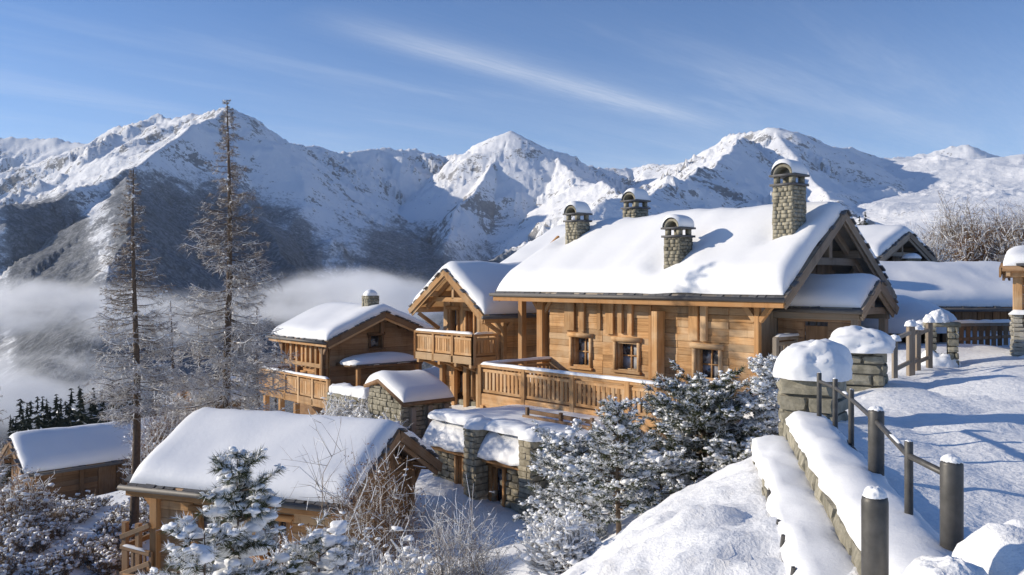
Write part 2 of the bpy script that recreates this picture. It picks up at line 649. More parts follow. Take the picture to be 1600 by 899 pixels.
def snow_heap(name, parent, loc, sx, sy, sz, seed=0, flat=0.0, mat=None, rz=0.0, sq=2.0, rough=0.06, undercut=0.0):
    """A rounded pillow of snow with a flat underside; sq > 2 squares its plan."""
    nx, nr = 48, 16
    rg = np.random.default_rng(seed)
    V, Fc = [], []
    for i in range(nr + 1):
        t = i / nr * math.pi / 2                 # 0 at the rim, pi/2 on top
        for j in range(nx):
            a = 2 * math.pi * j / nx
            ca, sa = math.cos(a), math.sin(a)
            q = (abs(ca) ** sq + abs(sa) ** sq) ** (-1 / sq)
            rr = math.cos(t) ** (1 - flat * .75)
            V.append((q * ca * rr, q * sa * rr, math.sin(t) ** (1 + 0 * flat)))
    V = np.array(V)
    n = fbm(V[:, 0] * 1.7 + seed * 3.1, V[:, 1] * 1.7 + V[:, 2] * 1.3, 4, seed)
    n2 = fbm(V[:, 0] * 5 + seed, V[:, 1] * 5 + V[:, 2] * 4, 3, seed + 5)
    k = 1 + (n * 2.2 + n2 * .6) * rough
    V = V * np.stack([k, k, k], 1)
    if undercut:
        V[:, :2] *= (1 + undercut * np.sin(np.clip(V[:, 2:3], 0, 1) * math.pi))
    V = V * np.array([sx, sy, sz])
    c, s = math.cos(rz), math.sin(rz)
    V = np.stack([V[:, 0] * c - V[:, 1] * s, V[:, 0] * s + V[:, 1] * c, V[:, 2]], 1)
    for i in range(nr):
        for j in range(nx):
            p, q = i * nx + j, i * nx + (j + 1) % nx
            Fc.append((p, q, q + nx, p + nx))
    V = V + np.array(loc)
    return np_mesh(name, V, Fc, mat or SNOW, parent, True)


def snow_strip(name, parent, pts, width, height, seed=0, mat=None, rough=0.12, n=10, step=0.12):
    """Snow lying along a wall or rail: half-round in section, lumpy along its length."""
    pts = [Vector(p) for p in pts]
    P = []
    for a, b in zip(pts[:-1], pts[1:]):
        k = max(2, int((b - a).length / step))
        P += [a.lerp(b, i / k) for i in range(k)]
    P.append(pts[-1])
    m = len(P)
    V = []
    for i, p in enumerate(P):
        d = (P[min(i + 1, m - 1)] - P[max(i - 1, 0)])
        side = Vector((d.y, -d.x, 0)).normalized()
        e = min(i, m - 1 - i) * step / (0.5 * width)
        fall = math.sqrt(max(0.0, 1 - (1 - min(e, 1)) ** 2)) * 0.9 + 0.1
        for j in range(n + 1):
            t = math.pi * j / n
            r = 1 + rough * 2 * float(fbm(np.array([i * step * 1.9 + seed]), np.array([j * .5 + seed * 2.0]), 3, seed)[0])
            y = math.copysign(abs(math.cos(t)) ** 0.7, math.cos(t)) * width / 2 * (0.75 + 0.25 * fall)
            z = abs(math.sin(t)) ** 0.8 * height * fall
            V.append(p + side * y * r + Vector((0, 0, z * r)))
    Fc = []
    for i in range(m - 1):
        for j in range(n):
            p = i * (n + 1) + j
            Fc.append((p, p + n + 1, p + n + 2, p + 1))
    return np_mesh(name, [tuple(q) for q in V], Fc, mat or SNOW, parent, True)


# ------------------------------------------------------------------ the near ground
CTRL = np.array([
    # bank left of the railing wall, falling away to the pines
    (3.3, 11, -.38), (2.9, 9, -.42), (2.1, 9.5, -.42), (0.75, 8, -.6), (2.2, 5, -.35), (0.2, 4.5, -.7), (3.6, 13, -.5), (-0.6, 7, -1.35),
    (1.0, 11, -1.45), (2.2, 13, -1.35), (1.98, 16, -2.45), (4.2, 18.5, -2.1), (5.2, 15, -1.1), (0.2, 11.5, -2.3), (0.3, 14, -3.1), (0.8, 18, -3.5),
    (-1.5, 10, -2.9), (-3, 8, -2.9), (-1.3, 14, -3.35), (-3.2, 13, -3.1), (-0.6, 17, -3.75), (-2.9, 9.5, -3.0),
    # drive between the front chalet and the stone wing
    (0.8, 24, -4.65), (-1.3, 22, -4.2), (-2.3, 28, -4.3), (-2.0, 25, -4.4), (-3, 19.5, -4.7), (-4.6, 31, -4.3), (2.4, 22.5, -4.2), (3.2, 20.5, -3.1),
    # shelf behind: chalets to the left
    (0, 31, -4.3), (4, 27, -3.6), (6, 23.2, -2.6), (9, 22.5, -1.2), (-3, 36, -3.9), (-6, 39, -4.4), (-9, 40, -4.8), (-13, 44, -6.0), (-10, 50, -4.6), (0, 45, -2.0), (6, 40, -1),
    # left slope
    (-9.5, 20, -6.2), (-11, 25, -6.2), (-7, 31, -5.4), (-13, 25, -5.8), (-21, 38, -7.9), (-16, 34, -6.7), (-12, 20, -4.9), (-15, 21, -4.9), (-7, 15, -4.4), (-8, 10, -3.6), (-22, 26, -5.5),
    (-24, 43, -9.3), (-17, 50, -9.6), (-30, 40, -9.5), (-28, 60, -17), (-14, 62, -13), (-45, 60, -20), (-50, 95, -33), (-25, 95, -27), (-8, 90, -20), (-60, 40, -14), (-70, 120, -46), (-20, 130, -38),
    # road side on the right
    (5.2, 10, -.4), (6, 4, -.4), (4.5, 0, -.4), (5.9, 13.5, -.14), (8.2, 18.5, -.22), (10, 20, -.22), (12.5, 28, -.22), (14, 12, -.4), (20, 24, -.4), (22, 10, -.4), (12, 4, -.4),
    (9.8, 24, -.16), (14, 31, -.05), (20, 33, .0), (16, 44, 1.2), (26, 45, 1.4), (30, 60, 1.9), (15, 60, .8), (45, 60, 2.4), (40, 30, 1.2), (30, 100, 2.2), (0, 62, -5), (0, 100, -18), (60, 100, 3.2), (10, 100, -4), (45, 130, 3), (15, 135, -6), (75, 60, 3.2), (90, 100, 4), (-5, 135, -34), (-45, 130, -44),
    (0, -8, -.6), (-10, -8, -2), (12, -8, -.4), (-25, 0, -5), (30, -6, -.3), (-45, 10, -9), (1.5, 1, -.4), (-2.5, 2, -1.6)], dtype=float)


class TPS:
    def __init__(self, P, lam=0.02):
        self.P = P[:, :2]
        n = len(P)
        K = self.k(np.linalg.norm(self.P[:, None] - self.P[None], axis=2)) + lam * np.eye(n) * 30
        A = np.hstack([np.ones((n, 1)), self.P])
        M = np.block([[K, A], [A.T, np.zeros((3, 3))]])
        s = np.linalg.solve(M, np.concatenate([P[:, 2], np.zeros(3)]))
        self.w, self.a = s[:n], s[n:]

    @staticmethod
    def k(r):
        return np.where(r > 1e-9, r * r * np.log(np.maximum(r, 1e-9)), 0)

    def __call__(self, x, y):
        sh = x.shape
        q = np.stack([x.ravel(), y.ravel()], 1)
        out = np.empty(len(q))
        for i in range(0, len(q), 20000):
            s = q[i:i + 20000]
            out[i:i + 20000] = self.k(np.linalg.norm(s[:, None] - self.P[None], axis=2)) @ self.w + self.a[0] + s @ self.a[1:]
        return out.reshape(sh)


tps = TPS(CTRL)


def ground_np(x, y):
    z = tps(x, y)
    d = np.hypot(x, y)
    z = z + 0.16 * fbm(x * .55, y * .55, 4, 3) * np.clip((d - 1) / 6, 0.2, 1)
    bank = np.exp(-((x - 2.0) ** 2 + (y - 8.5) ** 2) / 30)
    z = z + (0.20 * fbm(x * 1.7, y * 1.7, 3, 9) + .10 * fbm(x * 3.1 + 4, y * 3.1, 2, 13) + 0.10 * fbm(x * 4.5, y * 4.5, 4, 10)) * bank
    return z


def gz(x, y):
    return float(ground_np(np.array([float(x)]), np.array([float(y)]))[0])


def grid_faces(nx, ny):
    i = np.arange(nx - 1)[:, None] * ny + np.arange(ny - 1)[None]
    return np.stack([i, i + ny, i + ny + 1, i + 1], 2).reshape(-1, 4)


def build_ground():
    t = np.linspace(-1, 1, 420)
    xs = -2 + np.sinh(t * 3.6) / math.sinh(3.6) * 118
    s = np.linspace(0, 1, 400)
    ys = -14 + (np.sinh((s * 2 - .42) * 2.2) + math.sinh(.42 * 2.2)) / (math.sinh(1.58 * 2.2) + math.sinh(.42 * 2.2)) * 160
    X, Y = np.meshgrid(xs, ys, indexing='ij')
    Z = ground_np(X, Y)
    V = np.stack([X, Y, Z], 2).reshape(-1, 3)
    g = np_mesh('snowy_ground', V, grid_faces(len(xs), len(ys)), SNOW_GROUND, None, True)
    tag(g, kind='structure')


build_ground()


def fence_x(y):
    return 3.2 + (y - 6.2) * (4.6 - 3.2) / (12.8 - 6.2)


def build_road():
    """Trodden snow road: a sheet of its own beside the railing."""
    xs = np.linspace(0, 1, 150)
    ys = np.concatenate([np.linspace(-10, 3, 12)[:-1], np.linspace(3, 24, 170), np.linspace(24, 33.5, 30)[1:]])
    T, Y = np.meshgrid(xs, ys, indexing='ij')
    left = np.where(Y < 13, fence_x(Y) - 0.05, np.where(Y < 18, 4.65 + (Y - 13) * .46, 6.95 + (Y - 18) * .72))
    left = np.minimum(left, 11.4)
    X = left + T * (34 - left)
    Z = 0.035 * fbm(X * .5, Y * .5, 3, 21) + 0.035 * fbm(X * 2.2, Y * 2.2, 3, 22) + .028 * fbm(X * 6, Y * 6, 3, 23)
    # wheel ruts running along the road
    along = X - fence_x(np.minimum(Y, 30)) * 0.9
    for c, w in ((1.9, .22), (3.5, .24), (5.2, .3)):
        Z -= 0.05 * np.exp(-((along - c - .15 * np.sin(Y * .35)) / w) ** 2)
    Z += 0.06 * np.exp(-((along - .45) / .35) ** 2)
    Z -= .16 * np.exp(-((X - left) / .55) ** 2) * np.clip((Y - 12.5) / 1.5, 0, 1)
    V = np.stack([X, Y, Z], 2).reshape(-1, 3)
    r = np_mesh('road', V, grid_faces(len(xs), len(ys)), SNOW_ROAD, None, True)
    tag(r, kind='structure')


build_road()


# ------------------------------------------------------------------ mountains
def mp(px, y, d):
    p = W(px, y, d)
    return (p.x, p.y, p.z)


RIDGES = [   # points (photo x, photo y, distance), steepness
    ([(-500, 230, 5200), (-200, 215, 5000), (0, 211, 4800), (60, 213, 4800), (115, 219, 4700), (170, 230, 4500)], .62),
    ([(60, 250, 3300), (128, 230, 3000), (180, 200, 2900), (250, 182, 2800), (310, 172, 2650), (350, 173, 2500), (388, 186, 2600), (430, 212, 2700), (480, 231, 2900), (540, 238, 3100),
      (600, 226, 3300), (650, 228, 3400), (700, 240, 3500), (735, 240, 3400), (765, 219, 3300), (803, 199, 3200), (830, 213, 3200), (870, 236, 3200), (920, 252, 3300), (1000, 260, 3400),
      (1060, 252, 3200), (1110, 228, 3000), (1160, 206, 2800), (1210, 197, 2700), (1250, 208, 2700)], .66),
    ([(1250, 209, 2700), (1290, 228, 2900), (1340, 234, 3200), (1420, 245, 3400), (1465, 235, 3400), (1510, 225, 3400),
      (1555, 238, 3500), (1620, 248, 3500), (1800, 240, 3500), (2200, 230, 3500)], .60),
    ([(350, 174, 2500), (290, 208, 2200), (240, 236, 2000), (190, 262, 1820), (100, 294, 1650), (0, 324, 1500), (-150, 365, 1400), (-420, 425, 1300)], .80),
    ([(205, 262, 1850), (205, 310, 1550), (190, 380, 1250), (165, 450, 1000), (130, 520, 800)], .66),
    ([(352, 176, 2500), (372, 240, 2250), (400, 320, 1950), (450, 400, 1650), (500, 460, 1400)], .80),
    ([(803, 202, 3200), (765, 250, 2950), (738, 300, 2600), (708, 345, 2350), (690, 390, 2100)], .85),
    ([(850, 226, 3200), (880, 262, 2900), (930, 290, 2500), (985, 300, 1900)], .62),
    ([(600, 226, 3300), (560, 290, 2900), (520, 350, 2500)], .75),
    ([(705, 425, 820), (745, 396, 900), (800, 374, 950), (870, 347, 1000), (950, 312, 1150), (1035, 288, 1450), (1100, 258, 2000), (1160, 211, 2700)], .60),
    ([(1205, 203, 2700), (1255, 262, 2300), (1310, 325, 1800), (1390, 388, 1300), (1500, 430, 900)], .50),
    ([(1420, 245, 3400), (1440, 300, 2500), (1520, 350, 1700), (1640, 380, 1200), (1900, 400, 900)], .55),
]


def mountain_height(X, Y):
    r = np.hypot(X, Y)
    az = np.degrees(np.arctan2(X, Y))
    wx = X + 34 * fbm(X / 420, Y / 420, 4, 51) + 10 * fbm(X / 90, Y / 90, 3, 53)
    wy = Y + 34 * fbm(X / 420 + 9, Y / 420 + 4, 4, 52) + 10 * fbm(X / 90 + 3, Y / 90 + 8, 3, 54)
    H = np.full(X.shape, -1e9)
    S, D = np.zeros(X.shape), np.zeros(X.shape)
    gentle = np.clip((az - 11) / 13, 0, 1)         # the right-hand flank is open, gently sloping snow
    gentle = gentle * gentle * (3 - 2 * gentle)
    acc = 0.0
    for pts, k in RIDGES:
        P = [mp(*p) for p in pts]
        kk = k
        for a, b in zip(P[:-1], P[1:]):
            dx, dy = b[0] - a[0], b[1] - a[1]
            L = math.hypot(dx, dy)
            t = np.clip(((wx - a[0]) * dx + (wy - a[1]) * dy) / (L * L), 0, 1)
            d = np.hypot(wx - a[0] - t * dx, wy - a[1] - t * dy)
            h = a[2] + (b[2] - a[2]) * t - kk * d + 0.00010 * np.minimum(d, 1400) ** 2
            m = h > H
            H = np.where(m, h, H); S = np.where(m, acc + t * L, S); D = np.where(m, d, D)
            acc += L
        acc += 777.0
    rightness = 1 / (1 + np.exp(-(az - 6) / 5))
    floor = -np.minimum(330, 10 + (r - 90) * .42) * (1 - rightness) + rightness * (1 + (r - 90) * .018)
    hill = np.interp(r, [90, 400, 1000, 1700, 2400, 3000, 3400, 3800], [1, 8, 28, 105, 225, 345, 430, 470]) + 26 * fbm(X / 520, Y / 520, 3, 83) * np.clip((r - 500) / 900, 0, 1)
    floor = floor * (1 - gentle) + gentle * hill
    k = np.clip((r - 350) / 900, 0, 1)
    # ribs and gullies run down from the crests; snowfields stay smooth
    rough = np.clip(.72 + 1.5 * fbm(X / 300, Y / 300, 3, 81), .2, 1.25) * (1 - .4 * gentle)
    sw = S + 30 * fbm(X / 130, Y / 130, 3, 57)
    ribs = ridged(sw / 95, D / 520, 5, 63, .55) - .85
    H = H + k * rough * np.minimum(34, 4 + .15 * D) * ribs
    H = np.where(H > floor, H, floor)
    H = H + k * 17 * (ridged(X / 340, Y / 340, 5, 61, .5) - .85)
    H = H + np.clip(k, .2, 1) * rough * (9.0 * fbm(X / 46, Y / 46, 4, 67, .6) + 4.0 * (ridged(X / 22, Y / 22, 2, 69, .5) - .7))
    near = tps_far(X, Y)
    b = np.clip((r - 130) / 240, 0, 1)
    b = b * b * (3 - 2 * b)
    return near * (1 - b) + H * b


def tps_far(X, Y):
    r = np.hypot(X, Y)
    k = np.minimum(1, 118 / r)
    return tps(X * k, Y * k) - 3.0 + (1 - k) * np.where(X < 0, -60, 6)


def m_mountain():
    b = MatB('mountain_snow_and_rock')
    geo = b.n('ShaderNodeNewGeometry')
    p = geo.outputs['Position']
    sep = b.n('ShaderNodeSeparateXYZ'); b.L.new(geo.outputs['Normal'], sep.inputs[0])
    at = b.n('ShaderNodeAttribute', attribute_name='forest')
    n1 = b.noise(p, 1 / 70, 8, 0.70)
    n2 = b.noise(p, 1 / 16, 6, 0.7)
    n3 = b.noise(b.mapping(p, (1, 1, .5)), 1 / 6, 4, 0.75)
    n0 = b.noise(p, 1 / 260, 3, 0.5)
    steep = b.math('SUBTRACT', 1.0, sep.outputs['Z'])
    rk = b.math('ADD', b.math('MULTIPLY', steep, 1.15), b.math('MULTIPLY', b.math('SUBTRACT', n1, .5), 1.3))
    rk = b.math('ADD', rk, b.math('MULTIPLY', b.math('SUBTRACT', n2, .5), 1.15))
    rk = b.math('ADD', rk, b.math('MULTIPLY', b.math('SUBTRACT', n3, .5), 0.75))
    rk = b.math('ADD', rk, b.math('MULTIPLY', b.math('SUBTRACT', n0, .5), 1.1))
    rock = b.ramp(rk, 0.37, 0.46)
    snow = b.mix(n1, (0.80, 0.82, 0.85), (0.88, 0.88, 0.89))
    rockc = b.mix(b.ramp(n2, .35, .65), (0.060, 0.062, 0.068), (0.19, 0.18, 0.175))
    c = b.mix(b.math('MULTIPLY', rock, 0.84), snow, rockc)
    fm = b.math('ADD', at.outputs['Fac'], b.math('MULTIPLY', b.math('SUBTRACT', n3, .5), 1.4))
    fm = b.math('ADD', fm, b.math('MULTIPLY', b.math('SUBTRACT', n1, .5), 1.5))
    fm = b.math('ADD', fm, b.math('MULTIPLY', b.math('SUBTRACT', n2, .5), 0.9))
    fm = b.ramp(fm, 0.28, 0.78)
    forc = b.mix(b.math('MULTIPLY', b.ramp(b.math('ADD', b.math('MULTIPLY', n3, .6), b.math('MULTIPLY', n2, .4)), .42, .62), b.math('SUBTRACT', 1.45, b.math('MULTIPLY', at.outputs['Fac'], .62), clamp=True)), (0.040, 0.048, 0.058), (0.30, 0.31, 0.33))
    c = b.mix(b.math('MULTIPLY', fm, 0.92), c, forc)
    h = b.math('ADD', b.math('MULTIPLY', n2, 1.0), b.math('MULTIPLY', n3, 0.5))
    b.bump(h, 0.7, 5.0)
    return b.out(c, 0.8, 0.1)


MOUNTAIN = m_mountain()


def build_mountains():
    na, nr = 1150, 520
    az = np.radians(np.linspace(-46, 46, na))
    rr = 95 * (5600 / 95) ** (np.linspace(0, 1, nr) ** 0.8)
    A, RR = np.meshgrid(az, rr, indexing='ij')
    X, Y = RR * np.sin(A), RR * np.cos(A)
    Z = mountain_height(X, Y)
    V = np.stack([X, Y, Z], 2).reshape(-1, 3)
    o = np_mesh('mountain_range', V, grid_faces(na, nr), MOUNTAIN, None, True)
    tag(o, kind='structure')
    # where trees grow: low slopes, thickest on the valley's left flank
    AZ = np.degrees(A)
    top = 235 + 70 * fbm(X / 500, Y / 500, 4, 71) - 12 * np.clip(AZ + 8, 0, 60)
    f = np.clip((top + 60 * np.clip((-AZ - 12) / 8, 0, 1) - Z) / 150, 0, 1.25) * np.clip(1.15 - np.clip(AZ + 6, 0, 40) / 16, 0.0, 1)
    f = np.maximum(f, np.clip((-60 - Z) / 60, 0, 1) * np.clip((10 - AZ) / 8, 0, 1))
    # avalanche runs stay bare
    f *= np.clip(.88 + 0.8 * fbm((AZ + .004 * Z) * .35, Z / 900, 3, 75), 0, 1)
    rr2 = np.hypot(X, Y)
    f = np.where((AZ < -3) & (rr2 < 1000), np.maximum(f, 2.0 * np.clip((1000 - rr2) / 250, 0, 1) * np.clip((-3 - AZ) / 5, 0, 1) * np.clip((-12 - Z) / 14, 0, 1)), f)
    at = o.data.attributes.new('forest', 'FLOAT', 'POINT')
    at.data.foreach_set('value', f.astype(np.float32).ravel())


build_mountains()


# ------------------------------------------------------------------ buildings
class House:
    """A building frame: local x along the ridge, y into the depth, z up; the root Empty sits at its base."""
    def __init__(self, name, label, cat, origin, ex, zb, group=None):
        self.ex = Vector((ex[0], ex[1], 0)).normalized()
        self.ey = Vector((-self.ex.y, self.ex.x, 0))
        self.o = Vector((origin[0], origin[1], zb))
        self.zb = zb
        self.root = thing(name, label, cat, self.o, math.atan2(self.ex.y, self.ex.x), group)

    def x_at(self, px, y):
        """Local x on the plane y where the photograph column px meets it."""
        k = (px - 800) / F
        p = self.o + self.ey * y
        return (k * p.y - p.x) / (self.ex.x - k * self.ex.y)

    def y_at(self, px, x):
        k = (px - 800) / F
        p = self.o + self.ex * x
        return (k * p.y - p.x) / (self.ey.x - k * self.ey.y)

    def z_at(self, py, x, y):
        p = self.o + self.ex * x + self.ey * y
        return EYE.z - (py - 440) / F * p.y - self.zb

    def world(self, x, y, z=0):
        return self.o + self.ex * x + self.ey * y + Vector((0, 0, z))

    def local(self, p):
        d = Vector(p) - self.o
        return Vector((d.dot(self.ex), d.dot(self.ey), d.z))


def edge_nodes(a, b, r, step):
    """Positions from a to b with rounded ends: (position, height factor, bulge)."""
    ph = np.linspace(0, math.pi / 2, 8)
    e, h = r * (1 - np.cos(ph)), np.sin(ph)
    n = max(2, int((b - a - 2 * r) / step))
    mid = np.linspace(a + r, b - r, n + 1)[1:-1]
    pos = np.concatenate([a + e, mid, (b - e)[::-1]])
    hf = np.concatenate([h, np.ones(len(mid)), h[::-1]])
    bl = np.concatenate([-np.sin(2 * ph), np.zeros(len(mid)), np.sin(2 * ph)[::-1]])
    return pos, hf, bl


def roof(H, x0, x1, y0, Wd, ze0, zr, ze1, yr, T=0.45, lx0=0.0, thick=0.13, parent=None, seed=1, wood=None, slates=True, ends=(True, True), soft=0.3, snowmat=None,
         barge=None, gutter=True, name='roof', eave_slates=True, sink=None):
    """Timber deck, slates showing at its edges, barge boards, gutter and the snow on top. z values are the deck's underside."""
    parent = parent or H.root
    wood = wood or WOOD_DARK
    barge = barge or WOOD_GREY
    yr_ = y0 + yr
    y1 = y0 + Wd
    V, Fc = [], []
    for x, lx in ((x0, lx0), (x1, 0.0)):
        for (yy, zz, l) in ((y0, ze0, 0), (yr_, zr, lx), (y1, ze1, 0)):
            V.append((x + l, yy, zz)); V.append((x + l, yy, zz + thick))
    q = [(0, 6, 8, 2), (1, 3, 9, 7), (2, 8, 10, 4), (3, 5, 11, 9), (0, 1, 7, 6), (4, 10, 11, 5), (0, 2, 3, 1), (2, 4, 5, 3), (6, 7, 9, 8), (8, 9, 11, 10)]
    rf = np_mesh(name, V, q, wood, parent)
    s0, s1 = (zr - ze0) / yr, (zr - ze1) / (Wd - yr)

    def top(y):
        d = y - yr_
        return zr + thick - np.where(d < 0, s0, s1) * (np.sqrt(d * d + soft * soft) - soft * 0.25)
    # snow
    ya, hy, by = edge_nodes(y0 + .02, y1 - .02, min(.55, Wd * .16), .28)
    xa, hx, bx = edge_nodes(0.0, 1.0, min(.2, .45 / (x1 - x0)), .28 / (x1 - x0))
    XA, YA = np.meshgrid(xa, ya, indexing='ij')
    HH = np.minimum(hx[:, None], 1) * hy[None, :]
    frac = 1 - np.abs(np.clip((YA - yr_) / np.where(YA < yr_, yr, Wd - yr), -1, 1))
    xs0 = x0 + .04 + lx0 * frac
    X = xs0 + XA * (x1 - .04 - xs0)
    Y = YA + 0.07 * by[None, :] * np.clip(hx[:, None], 0, 1)
    X = X + 0.04 * bx[:, None] * np.clip(hy[None, :], 0, 1)
    n = fbm(X * .45 + seed * 7.3, YA * .45 + seed, 3, seed)
    n2 = fbm(X * 2.2 + seed, YA * 1.6, 3, seed + 40)
    edge = (1 - HH)
    Tn = T * (1 + .30 * n + .09 * n2) + .02 * fbm(X * 6, YA * 6, 2, seed + 3) + edge * 0.16 * fbm(X * 3.3 + seed, YA * 3.3, 3, seed + 9)
    Z = np.where(HH > 0.02, 0, 0) + top(YA) + np.maximum(Tn, .05) * HH
    Z = np.maximum(Z, np.where(HH <= 0.02, -99, -99))
    if sink:
        for (sx, sy, r_, dz) in sink:
            Z = Z - dz * np.exp(-((X - sx) ** 2 + (YA - sy) ** 2) / (r_ * r_))
    Vs = np.stack([X, Y, Z], 2).reshape(-1, 3)
    np_mesh('roof_snow', Vs, grid_faces(len(xa), len(ya)), snowmat or SNOW, rf, True)
    # barge boards along both gables
    for e, on in ((0, ends[0]), (1, ends[1])):
        if not on: continue
        for (ya_, za, yb, zb_) in ((y0, ze0, yr_, zr), (y1, ze1, yr_, zr)):
            xe = x0 if e == 0 else x1
            xr = xe + (lx0 if e == 0 else 0)
            sg = -1 if e == 0 else 1
            beam('barge_board', (xe + sg * .025, ya_, za - .03), (xr + sg * .025, yb, zb_ - .03), .05, .26, barge, rf)
            beam('barge_board', (xe - sg * .05, ya_ + (.12 if ya_ == y0 else -.12), za - .16), (xr - sg * .05, yb, zb_ - .20), .06, .16, wood, rf)
    if slates:
        me = slate_mesh()
        for e, on in ((0, ends[0]), (1, ends[1])):
            if not on: continue
            for (ya_, za, s, m) in ((y0, ze0, s0, yr), (y1, ze1, -s1, Wd - yr)):
                k = int(m / .30)
                for i in range(k):
                    f = (i + .5) / k
                    yy = ya_ + (yr_ - ya_) * f
                    zz = za + (zr - za) * f + thick + .03
                    if random.random() < .22: continue
                    xx = (x0 + lx0 * f + .06 if e == 0 else x1 - .06) + random.uniform(-.08, .06)
                    o = link(bpy.data.objects.new('slate', me), rf)
                    o.matrix_basis = Matrix.Translation((xx, yy, zz)) @ Euler((math.atan(s) + random.uniform(-.12, .05) * (1 if s > 0 else -1), random.uniform(-.08, .08), 0)).to_matrix().to_4x4() @ Matrix.Diagonal((random.uniform(.26, .4), random.uniform(.20, .30), .05, 1))
        if eave_slates:
            k = int((x1 - x0) / .30)
            for i in range(k):
                if random.random() < .3: continue
                o = link(bpy.data.objects.new('slate', me), rf)
                o.matrix_basis = Matrix.Translation((x0 + (i + .5) * (x1 - x0) / k, y0 + .13 + random.uniform(-.06, .04), ze0 + thick + .06)) @ Euler((math.atan(s0) * .8, random.uniform(-.06, .06), random.uniform(-.05, .05))).to_matrix().to_4x4() @ Matrix.Diagonal((random.uniform(.25, .34), .42, .055, 1))
    if gutter:
        g = Geo()
        g.tube([(x0 - .18, y0 - .10, ze0 + .06), (x1 + .05, y0 - .10, ze0 + .05)], .075, 8)
        g.build('gutter', ZINC, rf, True)
    return rf


_SL = []


def slate_mesh():
    if not _SL:
        v = [(x, y, z) for x in (-.5, .5) for y in (-.5, .5) for z in (-.5, .5)]
        v[0] = (-.42, -.5, -.5); v[1] = (-.42, -.5, .5); v[6] = (.5, .43, -.5); v[7] = (.5, .43, .5)
        me = bpy.data.meshes.new('slate')
        me.from_pydata(v, [], [tuple(t) for t in BOXF])
        me.update(); me.materials.append(SLATE)
        _SL.append(me)
    return _SL[0]


def shell(H, x0, x1, y0, y1, z0, ze0, ze1, zr, yr, mat=None, name='wall'):
    """The solid core of a house, up under its roof."""
    V = []
    x0, x1, y0, y1 = x0 + .33, x1 - .33, y0 + .33, y1 - .1
    for x in (x0, x1):
        V += [(x, y0, z0), (x, y1, z0), (x, y1, ze1), (x, yr, zr), (x, y0, ze0)]
    V = [tuple(p) for p in V]
    me = bpy.data.meshes.new(name)
    me.from_pydata(V, [], [(4, 3, 2, 1, 0), (5, 6, 7, 8, 9), (0, 5, 9, 4), (4, 9, 8, 3), (3, 8, 7, 2), (2, 7, 6, 1), (1, 6, 5, 0)])
    me.update(); me.materials.append(mat or WOOD_DARK)
    return link(bpy.data.objects.new(name, me), H.root)


def planks(parent, origin, ex, length, z0, z1, out, h=0.24, t=0.09, mat=None, holes=(), clip=None, breaks=(), name='plank', proud=0.03):
    """Horizontal boards, each its own object, broken at openings and joints."""
    origin, ex, out = Vector(origin), Vector(ex).normalized(), Vector(out).normalized()
    mat = mat or WOOD
    n = max(1, round((z1 - z0) / h))
    h = (z1 - z0) / n
    for i in range(n):
        za, zb = z0 + i * h, z0 + (i + 1) * h
        zm = (za + zb) / 2
        a, b = (0.0, length) if clip is None else clip(zb - h * .3)
        if b - a < .1: continue
        cuts = [(a, b)]
        for (hx0, hx1, hz0, hz1) in holes:
            if hz0 < zm < hz1:
                nc = []
                for (p, q) in cuts:
                    if hx1 <= p or hx0 >= q: nc.append((p, q)); continue
                    if hx0 > p: nc.append((p, hx0))
                    if hx1 < q: nc.append((hx1, q))
                cuts = nc
        for bk in breaks:
            bk = bk + (0.0 if i % 2 else .0)
            nc = []
            for (p, q) in cuts:
                if p + .3 < bk < q - .3: nc += [(p, bk), (bk, q)]
                else: nc.append((p, q))
            cuts = nc
        for (p, q) in cuts:
            if q - p < .05: continue
            d = out * (proud - t / 2 + random.uniform(-.018, .018))
            p0 = origin + ex * (p + .004) + d + Vector((0, 0, zm)); p1 = origin + ex * (q - .004) + d + Vector((0, 0, zm + random.uniform(-.006, .006)))
            beam(name, p0, p1, t, h * random.uniform(.965, .995), mat, parent)


def boards(parent, origin, ex, length, z0, topf, out, w=0.2, t=0.06, mat=None, holes=(), name='board', proud=0.03, jitter=.02, skip=0.0):
    """Vertical boards up to topf(x)."""
    origin, ex, out = Vector(origin), Vector(ex).normalized(), Vector(out).normalized()
    mat = mat or WOOD
    n = max(1, round(length / w))
    w = length / n
    for i in range(n):
        if random.random() < skip: continue
        xm = (i + .5) * w
        zt = min(topf(xm - w * .5), topf(xm + w * .5)) if callable(topf) else topf
        segs = [(z0, zt)]
        for (hx0, hx1, hz0, hz1) in holes:
            if hx0 < xm < hx1:
                ns = []
                for (p, q) in segs:
                    if hz1 <= p or hz0 >= q: ns.append((p, q)); continue
                    if hz0 > p: ns.append((p, hz0))
                    if hz1 < q: ns.append((hz1, q))
                segs = ns
        for (p, q) in segs:
            if q - p < .08: continue
            d = out * (proud - t / 2 + random.uniform(-jitter, jitter))
            b = origin + ex * xm + d
            beam(name, b + Vector((0, 0, p)), b + Vector((0, 0, q)), w * random.uniform(.9, .97), t, mat, parent, up=out)


